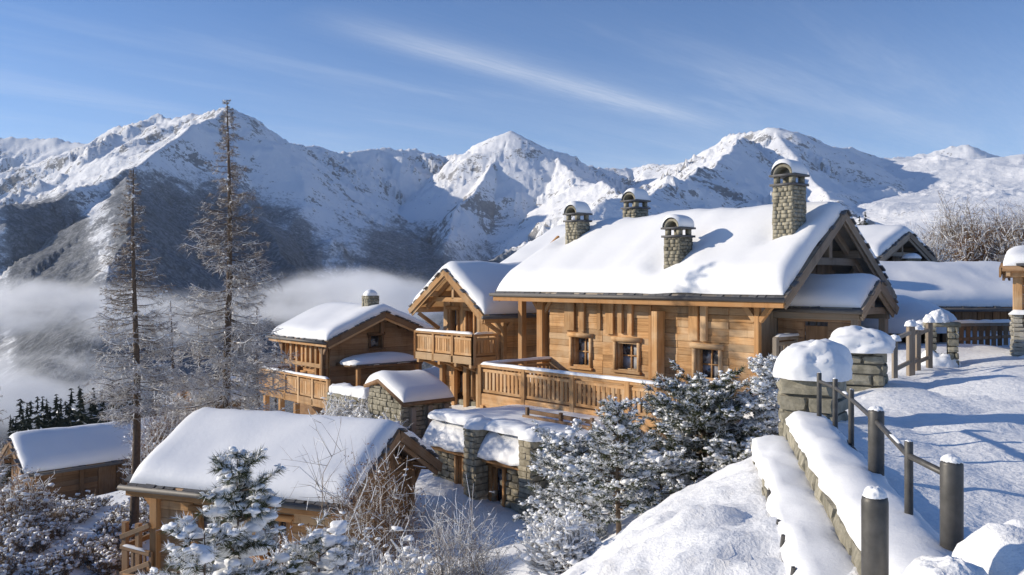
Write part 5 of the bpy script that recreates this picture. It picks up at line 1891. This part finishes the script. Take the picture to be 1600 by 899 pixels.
b = at_px(356, 29.5)
larch('tallest bare larch, its trunk rising from behind the foreground roof to the left summit', b, top_h(b, 156), .17, 3.5, 3, .52, 250, crown0=.2, twn=20, frost=1.25)
b = at_px(211, 27.0)
larch('second bare larch, standing between barn and foreground chalet left of the tallest one', b, top_h(b, 265), .14, 2.8, 5, .5, 190, crown0=.33, twn=17, frost=1.2)
b = at_px(-22, 33)
larch('brown bare larch cut by the left picture edge', b, top_h(b, 555), .12, 1.6, 8, .4, 120, crown0=.1, twn=16)
for i, (px, d, ty, rm, lb) in enumerate(((268, 47, 470, 2.6, 'frosted larch behind the rust brown hut, left of the tallest larch'), (312, 52, 500, 2.8, 'hazy frosted larch directly left of the tallest larch trunk'),
                                     (402, 50, 480, 2.9, 'white frosted larch between the tallest larch and the low left chalet'), (432, 56, 520, 2.2, 'small frosted larch at the balcony corner of the low left chalet')
                                     )):
    b = at_px(px, d)
    larch(lb, b, top_h(b, ty), .13, rm, 60 + i, .95, 105, crown0=.05, group='frosted larches behind the tall pair', frost=1.7, twn=16)
BARE = []
for i, (px, d, ty, rm) in enumerate(((1496, 52, 318, 1.9), (1530, 56, 345, 1.6), (1563, 51, 330, 2.1), (1598, 54, 322, 2.0), (1620, 50, 350, 1.8), (1512, 49, 362, 1.3), (1580, 48, 358, 1.2), (1545, 49, 368, 1.1))):
    BARE.append((px, d, ty, rm, ('tallest bare tree left of centre behind the low barn roof', 'slender bare tree between the taller two behind the low barn', 'broad bare tree rising highest near the right-hand house', 'bare tree half hidden by the right-hand house roof',
           'bare tree cut by the right picture edge behind the house', 'low bare tree at the left end of the row behind the barn', 'low bare bushy tree just left of the right-hand house roof', 'lowest bare tree in the middle of the row behind the barn')[i]))


def pine(label, base, h, rad, seed, shape='cone', trunk=.06, tiers=9, per=7, nl=.10, k=46, snow=.45, sw=.06, low=.18, group=None, cat='tree', name='pine_tree', shoots=6, lean=(0, 0),
         width=.013, pads=.35, padw=.09, mat=None, rime=.35):
    """Long-needled pine: brush tufts all along its shoots, snow lying in pads on the boughs and caught on the tufts."""
    rg = np.random.default_rng(seed)
    o = thing(name, label, cat, base, 0, group)
    g = Geo()
    t = np.linspace(0, 1, 10)
    g.tube(np.stack([lean[0] * t * h + .02 * np.sin(t * 5 + seed), lean[1] * t * h + .02 * np.cos(t * 4), t * h * .97], 1), trunk * (1 - t * .85), 8)
    g.build('trunk', BARK, o, True)
    gb, gn, gs = Geo(), Geo(), Geo()
    tips, dirs = [], []
    for i in range(tiers):
        f = low + (1 - low) * (i + .3) / tiers
        if shape == 'cone': R_ = rad * (1 - f) ** .75 * (1.0 if f > low + .1 else .85) + .05
        else: R_ = rad * math.sqrt(max(0.02, 1 - ((f - .25) / .78) ** 2)) if f > .25 else rad * (.75 + f)
        for j in range(per):
            a = 2 * math.pi * (j + .5 * (i % 2) + rg.uniform(-.35, .35)) / per
            L = R_ * rg.uniform(.55, 1.15)
            d = np.array([math.cos(a), math.sin(a), 0])
            s = np.linspace(0, 1, 7)
            rise = rg.uniform(-.2, .25) + (f - .5) * .6
            ff = f + rg.uniform(-.5, .5) * (1 - low) / tiers
            pts = np.stack([d[0] * L * s, d[1] * L * s, ff * h + L * (rise * s + .25 * s ** 2.5)], 1) + np.array([lean[0] * f * h, lean[1] * f * h, 0])
            gb.tube(pts, .014 * (1 - .75 * s) * (h / 2.2) ** .5 + .002, 4, False)
            m = max(2, int(shoots * (.4 + L / rad)))
            u_ = np.concatenate([rg.uniform(.25, 1, m - 1), [1.0]])
            p0 = np.stack([np.interp(u_, s, pts[:, q]) for q in range(3)], 1)
            side = np.array([-d[1], d[0], 0])
            dv = d * rg.uniform(.4, 1, (m, 1)) + side * rg.uniform(-1, 1, (m, 1)) + np.array([0, 0, 1.0]) * rg.uniform(-.1, .8, (m, 1))
            dv /= np.linalg.norm(dv, axis=1)[:, None]
            p1 = p0 + dv * rg.uniform(.5, 1.6, (m, 1)) * nl * 1.3
            gb.sticks(p0, p1, .006, .004)
            tips.append(p1); dirs.append(dv)
            if rg.uniform() < pads and L > padw * 2:           # a bough bent under a pad of snow
                q = rg.integers(3, 7)
                us = np.linspace(rg.uniform(.3, .5), rg.uniform(.8, .98), q)
                c = np.stack([np.interp(us, s, pts[:, e]) for e in range(3)], 1) + np.array([0, 0, padw * .35])
                c += rg.normal(size=c.shape) * padw * .25
                w = padw * rg.uniform(.45, 1.05, (q, 1))
                gs.blobs(c, np.concatenate([w * rg.uniform(.9, 1.5, (q, 1)), w, w * rg.uniform(.45, .75, (q, 1))], 1), rg, jitter=.30, fine=True)
    tips.append(np.array([[lean[0] * h, lean[1] * h, h * .95], [lean[0] * h, lean[1] * h, h * .89]])); dirs.append(np.array([[0, 0, 1.0], [0, 0, 1.0]]))
    tips, dirs = np.concatenate(tips), np.concatenate(dirs)
    m = len(tips)
    c = np.repeat(tips, k, 0); d0 = np.repeat(dirs, k, 0)
    along = rg.uniform(-1.2, .15, (m * k, 1)) * nl * 1.5
    rnd = rg.normal(size=(m * k, 3)); rnd /= np.linalg.norm(rnd, axis=1)[:, None]
    nd = d0 * .8 + rnd * .8
    nb = c + d0 * along
    wh = (rg.uniform(size=m * k) < rime * (.45 + 1.1 * np.clip(nd[:, 2] + .3, 0, 1))) & np.repeat(rg.uniform(size=m) < .5 + rime, k)
    gn.blades(nb[~wh], nd[~wh], nl * rg.uniform(.7, 1.15, (~wh).sum()), width, rg)
    gs.blades(nb[wh] + np.array([0, 0, .008]), nd[wh], nl * rg.uniform(.6, 1.0, wh.sum()), width * 1.35, rg)
    # snow sifted over the tufts: several small flakes of different size on each
    on = rg.uniform(size=m) < snow
    q = np.repeat(tips[on], 5, 0); qd = np.repeat(dirs[on], 5, 0)
    n = len(q)
    if n:
        q = q - qd * rg.uniform(-.2, 1.3, (n, 1)) * nl + np.array([0, 0, nl * .3]) + rg.normal(size=(n, 3)) * nl * .22
        e = sw * rg.uniform(.2, .85, (n, 1)) ** 1.2
        gs.blobs(q, np.concatenate([e * rg.uniform(.8, 1.6, (n, 1)), e * rg.uniform(.7, 1.1, (n, 1)), e * rg.uniform(.35, .7, (n, 1))], 1), rg, jitter=.3)
    gb.build('branches', BARK, o, True)
    tag(gn.build('needles', mat or NEEDLE, o), kind='stuff')
    tag(gs.build('snow', SNOW, o, True), kind='stuff')
    return o


GP = 'snowy young pines on the bank'
b = at_px(966, 14.2)
pine('slim young pine with a bare dark stem and sparse snowy boughs on the bank', b, top_h(b, 632), .80, 2, 'cone', .05, 14, 6, .10, 46, .45, .045, .22, GP, pads=.35, padw=.075, rime=.46)
b = at_px(1098, 17.6)
pine('broad dome-shaped pine, dense and dark green under snow, before the long balcony', b, top_h(b, 612), 1.25, 4, 'dome', .09, 12, 13, .12, 56, .42, .065, .05, GP, shoots=9, pads=.25, padw=.085, width=.015, rime=.36)
b = at_px(1196, 17.0)
pine('narrow pine thickly plastered with snow, beside the big block stone pier', b, top_h(b, 562), .58, 6, 'cone', .05, 13, 7, .09, 36, .6, .05, .06, GP, pads=.5, padw=.075, rime=.8)
b = at_px(888, 17.0)
pine('shorter bushy pine hung with snow at the corner of the stone wing', b, top_h(b, 690), .85, 9, 'dome', .06, 9, 10, .11, 46, .5, .07, .05, GP, shoots=7, pads=.35, padw=.085, width=.014, rime=.5)
b = at_px(908, 15.6)
pine('small snow-laden pine at the foot of the slim young one, left side', b, top_h(b, 735), .55, 12, 'dome', .04, 7, 8, .09, 42, .5, .05, .05, GP, pads=.5, padw=.085, rime=.6)
b = at_px(1034, 16.4)
pine('low snow-buried pine between the slim pine and the dome-shaped one', b, top_h(b, 716), .6, 15, 'dome', .04, 6, 8, .10, 42, .5, .05, .05, GP, pads=.5, padw=.09, rime=.6)
b = at_px(1150, 16.4)
pine('low pine peeping from the bank in front of the dome-shaped pine, right side', b, top_h(b, 700), .5, 16, 'dome', .04, 5, 7, .09, 36, .5, .07, .05, GP, pads=.4)

b = at_px(374, 9.6)
b.z = min(b.z, -2.9)
pine('foreground pine with upright bottle-brush leader and heavy pads of snow', b, top_h(b, 705), .95, 31, 'cone', .04, 10, 5, .115, 110, .45, .06, .35, 'foreground pines', width=.0085, shoots=6, pads=.5, padw=.12, rime=.3)
b = at_px(500, 10.4)
pine('lower foreground pine bowed under snow, right of the one with the upright leader', b, top_h(b, 850), .72, 33, 'dome', .04, 6, 8, .11, 90, .45, .06, .2, 'foreground pines', width=.0085, pads=.35, padw=.10, rime=.55)
b = at_px(318, 8.9)
pine('foreground pine boughs at the bottom edge, left of the upright leader', b, top_h(b, 820), .55, 35, 'dome', .04, 5, 6, .11, 90, .45, .06, .3, 'foreground pines', width=.0085, pads=.35, padw=.10, rime=.55)


def shrub(label, base, h, rad, seed, mat=None, n=60, snow=.35, name='shrub', cat='shrub', group=None, bs=.05, spread=.5, sub=7, leaves=0, thick=.009, frost=.5):
    """Bare, many-stemmed bush with snow caught in it."""
    rg = np.random.default_rng(seed)
    o = thing(name, label, cat, base, 0, group)
    gt, gs, gl = Geo(), Geo(), Geo()
    for i in range(n):
        a = rg.uniform(0, 6.283)
        e = rg.uniform(.05, 1) ** .6
        tip = np.array([math.cos(a) * rad * e, math.sin(a) * rad * e, h * (1 - .55 * e * e) * rg.uniform(.6, 1.05)])
        p0 = np.array([math.cos(a) * rad * .15 * rg.uniform(), math.sin(a) * rad * .15 * rg.uniform(), 0])
        s = np.linspace(0, 1, 6)[:, None]
        bend = rg.normal(size=3) * .08 * h
        pts = p0 + (tip - p0) * s + bend * np.sin(s * 3.14) + np.array([0, 0, 1]) * (s * (1 - s)) * h * spread * .4
        gt.tube(pts, thick * (1 - .75 * s[:, 0]), 4, False)
        m = sub
        u_ = rg.uniform(.25, 1, m)
        q0 = np.stack([np.interp(u_, s[:, 0], pts[:, k]) for k in range(3)], 1)
        dv = (tip - p0) / np.linalg.norm(tip - p0) * .5 + rg.normal(size=(m, 3)) * .6 + np.array([0, 0, .25])
        dv /= np.linalg.norm(dv, axis=1)[:, None]
        q1 = q0 + dv * h * rg.uniform(.08, .24, (m, 1))
        gt.sticks(q0, q1, thick * .5, thick * .2)
        q2 = np.repeat(q1, 2, 0); d2 = np.repeat(dv, 2, 0) + rg.normal(size=(2 * m, 3)) * .6
        d2 /= np.linalg.norm(d2, axis=1)[:, None]
        q3 = q2 + d2 * h * rg.uniform(.04, .10, (2 * m, 1))
        gt.sticks(q2, q3, thick * .3, thick * .15)
        fr = rg.uniform(size=m) < frost
        if fr.any(): gs.sticks(q0[fr] + np.array([0, 0, .006]), q1[fr] + np.array([0, 0, .006]), thick * .9, thick * .6)
        fr2 = rg.uniform(size=2 * m) < frost * .8
        if fr2.any(): gs.sticks(q2[fr2] + np.array([0, 0, .004]), q3[fr2] + np.array([0, 0, .004]), thick * .7, thick * .4)
        if snow > .5 and rg.uniform() < snow: gs.tube(pts[2:] + np.array([0, 0, thick * 1.3]), thick * np.array([1.2, 2.2, 2.0, 1.2]) * rg.uniform(.7, 1.4), 5)
        on = rg.uniform(size=m) < snow * .62
        if on.any():
            k = on.sum()
            gs.blobs(q1[on], bs * rg.uniform(.5, 1.15, (k, 1)) * np.stack([rg.uniform(.7, 1.8, k), rg.uniform(.6, 1.3, k), rg.uniform(.3, .65, k)], 1), rg, low=bs < .06, jitter=.3)
        if leaves:
            c = np.repeat(q1, leaves, 0) + rg.normal(size=(m * leaves, 3)) * .05
            gl.blades(c, rg.normal(size=(m * leaves, 3)) + np.array([0, 0, -.4]), .05, .03, rg)
    tag(gt.build('twigs', mat or TWIG, o), kind='stuff')
    tag(gs.build('snow', SNOW, o, True), kind='stuff')
    if leaves: tag(gl.build('leaves', TWIG_RED, o), kind='stuff')
    return o


b = at_px(716, 11.8)
shrub('airy frosted twig bush at the bottom, in front of the snowy drive', b, top_h(b, 772), .6, 41, TWIG, 90, .22, bs=.018, thick=.0045, sub=12)
b = at_px(625, 11.2)
shrub('round bush almost buried in snow at the bottom centre', b, top_h(b, 846), .75, 42, TWIG, 120, .9, bs=.055, thick=.008)
b = at_px(880, 11.8)
shrub('bush covered in round snow clumps at the left foot of the bank', b, top_h(b, 800), .62, 43, TWIG, 130, .95, bs=.05, thick=.008, frost=.9)
b = at_px(588, 17.6)
shrub('rust brown thicket climbing the shaded gable of the foreground chalet', b, top_h(b, 690), .75, 44, TWIG_RED, 110, .25, bs=.05, leaves=4, thick=.008, frost=.35)
b = at_px(536, 15.0)
shrub('bare sapling with curved grey branches before the foreground roof', b, top_h(b, 648), .72, 45, TWIG, 13, .05, bs=.02, thick=.010, sub=12, frost=.22, name='sapling', cat='sapling')
b = at_px(468, 14.2)
shrub('snowy scrub under the eave of the foreground chalet, left of the sapling', b, top_h(b, 832), .95, 46, TWIG_RED, 110, .8, bs=.05, leaves=2, thick=.009)
b = at_px(545, 14.4)
shrub('snowy scrub at the foot of the sapling before the foreground chalet', b, top_h(b, 830), .8, 47, TWIG, 110, .85, bs=.05, thick=.009)
b = at_px(30, 27)
shrub('tangle of brown snow-dusted bushes at the left edge below the barn gable', b, top_h(b, 738), 1.2, 48, TWIG_RED, 110, .35, bs=.08, leaves=3, thick=.014)
b = at_px(262, 40)
shrub('large frosted bush beside the rust brown hut', b, top_h(b, 612), 1.7, 49, TWIG_RED, 130, .4, bs=.10, leaves=2, thick=.016)
b = at_px(235, 33)
shrub('dark brown bush at the right end of the barn wall', b, top_h(b, 690), 1.0, 50, TWIG_RED, 90, .3, bs=.07, leaves=3, thick=.014)
for i, (px, d, ty) in enumerate(((535, 36.5, 610), (572, 35.5, 622), (605, 33.0, 648))):
    b = at_px(px, d)
    shrub(('frosted shrub at the left end of the short terrace wall', 'frosted shrub in the middle before the short terrace wall', 'frosted shrub against the stone outhouse, rightmost of three')[i], b, top_h(b, ty), .9, 52 + i, TWIG, 80, .6, bs=.08, thick=.012, frost=.9, group='frosted shrubs below the terrace wall')
b = at_px(1447, 47)
shrub('grey leafless bush behind the open gable at the right', b, top_h(b, 362), 1.5, 57, TWIG, 110, .15, bs=.06, thick=.02)

for i, (px, d, ty, rm, lb) in enumerate(BARE):
    b = at_px(px, d)
    shrub(lb, b, top_h(b, ty), rm * 1.15, 120 + i, TWIG_RED if i % 3 else TWIG, 85, .12, name='bare_tree', cat='tree', group='bare brown trees behind the low barn', bs=.07, spread=.3, sub=14, leaves=1, thick=.026, frost=.25)

# low brush on the slope at the bottom left: nobody could count it


def slope_brush():
    rg = np.random.default_rng(77)
    gt, gs = Geo(), Geo()
    n = 0
    while n < 470:
        d = rg.uniform(13.5, 33)
        px = rg.uniform(-60, 235)
        x = (px - 800) / F * d
        # a bare gully crosses the slope
        zz = gz(x, d)
        py = 440 + (EYE.z - zz) * F / d
        if abs(py - (824 - .77 * (px - 142))) < 17: continue
        if -11 < x < -3 and d > 19: continue
        n += 1
        r = rg.uniform(.18, .42)
        m = 12
        a = rg.uniform(0, 6.28, m); e = rg.uniform(0.1, 1, m)
        tip = np.stack([x + np.cos(a) * r * e, d + np.sin(a) * r * e, zz + r * (1.1 - .5 * e) * rg.uniform(.8, 1.3, m)], 1)
        p0 = np.array([[x, d, zz - .03]]).repeat(m, 0)
        gt.sticks(p0, tip, .012, .005)
        q0 = np.repeat(p0 + (tip - p0) * .55, 4, 0); dd = np.repeat(tip - p0, 4, 0) * .45 + rg.normal(size=(m * 4, 3)) * r * .3
        gt.sticks(q0, q0 + dd, .009, .004)
        c = q0 + dd
        gt.blades(np.repeat(c, 3, 0), rg.normal(size=(m * 12, 3)), .07, .035, rg)
        on = rg.uniform(size=len(c)) < .30
        k = on.sum()
        gs.blobs(c[on], np.stack([rg.uniform(.035, .10, k), rg.uniform(.035, .09, k), rg.uniform(.025, .06, k)], 1), rg, low=True, jitter=.3)
    a = gt.build('brush', TWIG, None)
    tag(a, 'low brown brush poking through snow on the slope at the lower left', 'brush', kind='stuff')
    s_ = gs.build('brush_snow', SNOW, None, True)
    tag(s_, 'snow clumps caught in the low brush on the lower left slope', 'snow', kind='stuff')


slope_brush()


# dark spruces at the edge of the valley
def spruce_meshes():
    L = []
    for sd in range(5):
        rg = np.random.default_rng(200 + sd)
        gn, gs = Geo(), Geo()
        tiers = 24
        for i in range(tiers):
            f = .06 + .94 * i / tiers
            R_ = (.16 + .015 * sd) * (1 - f) ** .9 * rg.uniform(.8, 1.15) + .01
            m = 10
            a = np.arange(m) * 6.283 / m + rg.uniform(0, 1) + rg.normal(size=m) * .15
            L_ = R_ * rg.uniform(.6, 1.2, m)
            d = np.stack([np.cos(a), np.sin(a), -.08 - .42 * (1 - f) + rg.normal(size=m) * .12], 1)
            c = np.stack([0 * a, 0 * a, f + .02 + rg.uniform(-.02, .02, m)], 1)
            gn.blades(c, d, L_ * 1.1, L_ * .42, rg)
            sd_ = np.stack([-np.sin(a), np.cos(a), 0 * a], 1)
            for q in (-1, 1):
                gn.blades(c + d * (L_ * .25)[:, None], d * .6 + sd_ * q * .6 + np.array([0, 0, -.25]), L_ * .8, L_ * .28, rg)
            on = rg.uniform(size=m) < .10
            if on.any():
                gs.blades(c[on] + d[on] * (L_[on] * .3)[:, None] + np.array([0, 0, .012]), d[on], L_[on] * .6, L_[on] * .35, rg)
        gn.blades(np.array([[0, 0, .93], [0, 0, .93], [0, 0, .93]]), np.array([[0, 0, 1.0], [.02, 0, 1], [0, .02, 1]]), .07, .02, rg)
        a = gn.build('foliage', NEEDLE_DARK, None); s_ = gs.build('snow', SNOW, None)
        tr = Geo(); tr.tube([(0, 0, 0), (0, 0, .6)], [.012, .006], 5)
        t_ = tr.build('trunk', BARK, None)
        L.append((a.data, s_.data, t_.data))
        for q in (a, s_, t_): bpy.data.objects.remove(q)
    return L


SPM = spruce_meshes()


def spruce(label, px, d, topy, seed, group, hmin=3.0, snowy=True):
    b = at_px(px, d)
    h = max(top_h(b, topy), hmin)
    o = thing('spruce_tree', label, 'tree', b, seed * 1.3, group)
    m = SPM[seed % 5]
    for nm, me in (('foliage', m[0]), ('snow', m[1]), ('trunk', m[2])):
        c = link(bpy.data.objects.new(nm, me), o)
        w = h * (.62 + .09 * (seed % 4))
        c.scale = (w, w, h)
        if nm != 'trunk': tag(c, kind='stuff')
    return o


rs = random.Random(5)
k = 0
for i in range(58):
    px = 15 + i * 5.3 + rs.uniform(-5, 5)
    d = rs.uniform(70, 118)
    ty = 632 - 34 * math.exp(-((px - 170) / 45) ** 2) + rs.uniform(-12, 22) - (8 if 60 < px < 130 else 0)
    spruce('dark spruce in the row along the misty valley edge', px, d, ty, i, 'dark spruces along the valley edge', 4.0)
for i, (px, d, ty) in enumerate(((1352, 46, 330), (1343, 47, 338), (1430, 52, 372), (1462, 55, 380), (1486, 57, 370))):
    spruce(('taller dark spruce top over the slope between main gable and rear gable', 'shorter dark spruce top tight against the main gable slope', 'dark spruce top just right of the rear gable peak', 'dark spruce top midway between rear gable and bare trees', 'dark spruce top beside the leftmost bare tree')[i], px, d, ty, i + 2, 'spruce tops behind the right-hand roofs', 2.0)


# ------------------------------------------------------------------ fog lying in the valley, and the air
def m_fog(name, dens, scale, seed, aniso=0.2, lo=.30, hi=.75):
    m = bpy.data.materials.new(name)
    m.use_nodes = True
    nt = m.node_tree
    nt.nodes.clear()
    N, L = nt.nodes, nt.links
    out = N.new('ShaderNodeOutputMaterial')
    pv = N.new('ShaderNodeVolumePrincipled')
    pv.inputs['Color'].default_value = (.97, .98, 1, 1)
    pv.inputs['Anisotropy'].default_value = aniso
    L.new(pv.outputs[0], out.inputs['Volume'])
    tc = N.new('ShaderNodeTexCoord')
    ln = N.new('ShaderNodeVectorMath'); ln.operation = 'LENGTH'
    L.new(tc.outputs['Object'], ln.inputs[0])
    fall = N.new('ShaderNodeMapRange'); fall.interpolation_type = 'SMOOTHSTEP'
    fall.inputs[1].default_value = 1.0; fall.inputs[2].default_value = .45
    L.new(ln.outputs['Value'], fall.inputs[0])
    geo = N.new('ShaderNodeNewGeometry')
    mp_ = N.new('ShaderNodeMapping')
    mp_.inputs['Location'].default_value = (seed * 3.7, seed * 1.3, 0)
    mp_.inputs['Scale'].default_value = (scale, scale, scale * 2.4)
    L.new(geo.outputs['Position'], mp_.inputs['Vector'])
    nz = N.new('ShaderNodeTexNoise')
    nz.inputs['Scale'].default_value = 1.0; nz.inputs['Detail'].default_value = 7; nz.inputs['Roughness'].default_value = .62; nz.inputs['Distortion'].default_value = .15
    L.new(mp_.outputs[0], nz.inputs['Vector'])
    mr = N.new('ShaderNodeMapRange'); mr.interpolation_type = 'SMOOTHSTEP'
    mr.inputs[1].default_value = lo; mr.inputs[2].default_value = hi
    ad = N.new('ShaderNodeMath'); ad.operation = 'MULTIPLY_ADD'
    L.new(fall.outputs[0], ad.inputs[0]); ad.inputs[1].default_value = .30
    sb = N.new('ShaderNodeMath'); sb.operation = 'MULTIPLY_ADD'; L.new(nz.outputs[0], sb.inputs[0]); sb.inputs[1].default_value = 2.5; sb.inputs[2].default_value = -.98
    L.new(sb.outputs[0], ad.inputs[2])
    L.new(ad.outputs[0], mr.inputs[0])
    mu = N.new('ShaderNodeMath'); mu.operation = 'MULTIPLY'
    L.new(mr.outputs[0], mu.inputs[0]); L.new(fall.outputs[0], mu.inputs[1])
    m2 = N.new('ShaderNodeMath'); m2.operation = 'MULTIPLY'
    L.new(mu.outputs[0], m2.inputs[0]); m2.inputs[1].default_value = dens
    L.new(m2.outputs[0], pv.inputs['Density'])
    return m


def fog(label, c, s, dens, scale, seed, rz=0.0):
    v, f = ICO2
    o = np_mesh('fog_bank', v * 1.06, f, m_fog('fog_%d' % seed, dens, scale, seed), None, True)
    o.location = c; o.scale = s; o.rotation_euler = (0, 0, rz)
    tag(o, label, 'fog', 'banks of fog in the valley', kind='stuff')
    return o


def fog_px(label, px, py, depth, wpx, hpx, thick, dens, scale, seed, rz=0.0):
    k = depth / F
    return fog(label, W(px, py, depth), (wpx * k / 2, thick / 2, hpx * k / 2), dens, scale, seed, rz)


fog_px('upper bank of pale fog across the far side of the valley at the left', 20, 482, 620, 620, 120, 230, .028, 1 / 80, 1)
fog_px('lower bank of fog behind the dark spruces at the left', 40, 606, 300, 460, 150, 120, .050, 1 / 42, 2)
fog_px('bright fog bank behind the low left chalet and its roof chimney', 560, 470, 560, 480, 120, 200, .042, 1 / 60, 3)
fog_px('thin torn fog drifting between the two larches above the valley', 290, 500, 430, 420, 110, 120, .014, 1 / 38, 4)


def build_haze():
    """The air between here and the peaks."""
    x0, x1, y0, y1, z0, z1 = -4600, 4600, -60, 6200, -460, 640
    v = [(x, y, z) for x in (x0, x1) for y in (y0, y1) for z in (z0, z1)]
    m = bpy.data.materials.new('air')
    m.use_nodes = True
    m.node_tree.nodes.clear()
    out = m.node_tree.nodes.new('ShaderNodeOutputMaterial')
    pv = m.node_tree.nodes.new('ShaderNodeVolumePrincipled')
    pv.inputs['Color'].default_value = (.80, .90, 1, 1)
    pv.inputs['Density'].default_value = 0.00003
    pv.inputs['Anisotropy'].default_value = 0.0
    m.node_tree.links.new(pv.outputs[0], out.inputs['Volume'])
    o = np_mesh('haze', v, BOXF, m, None)
    tag(o, kind='stuff')


build_haze()
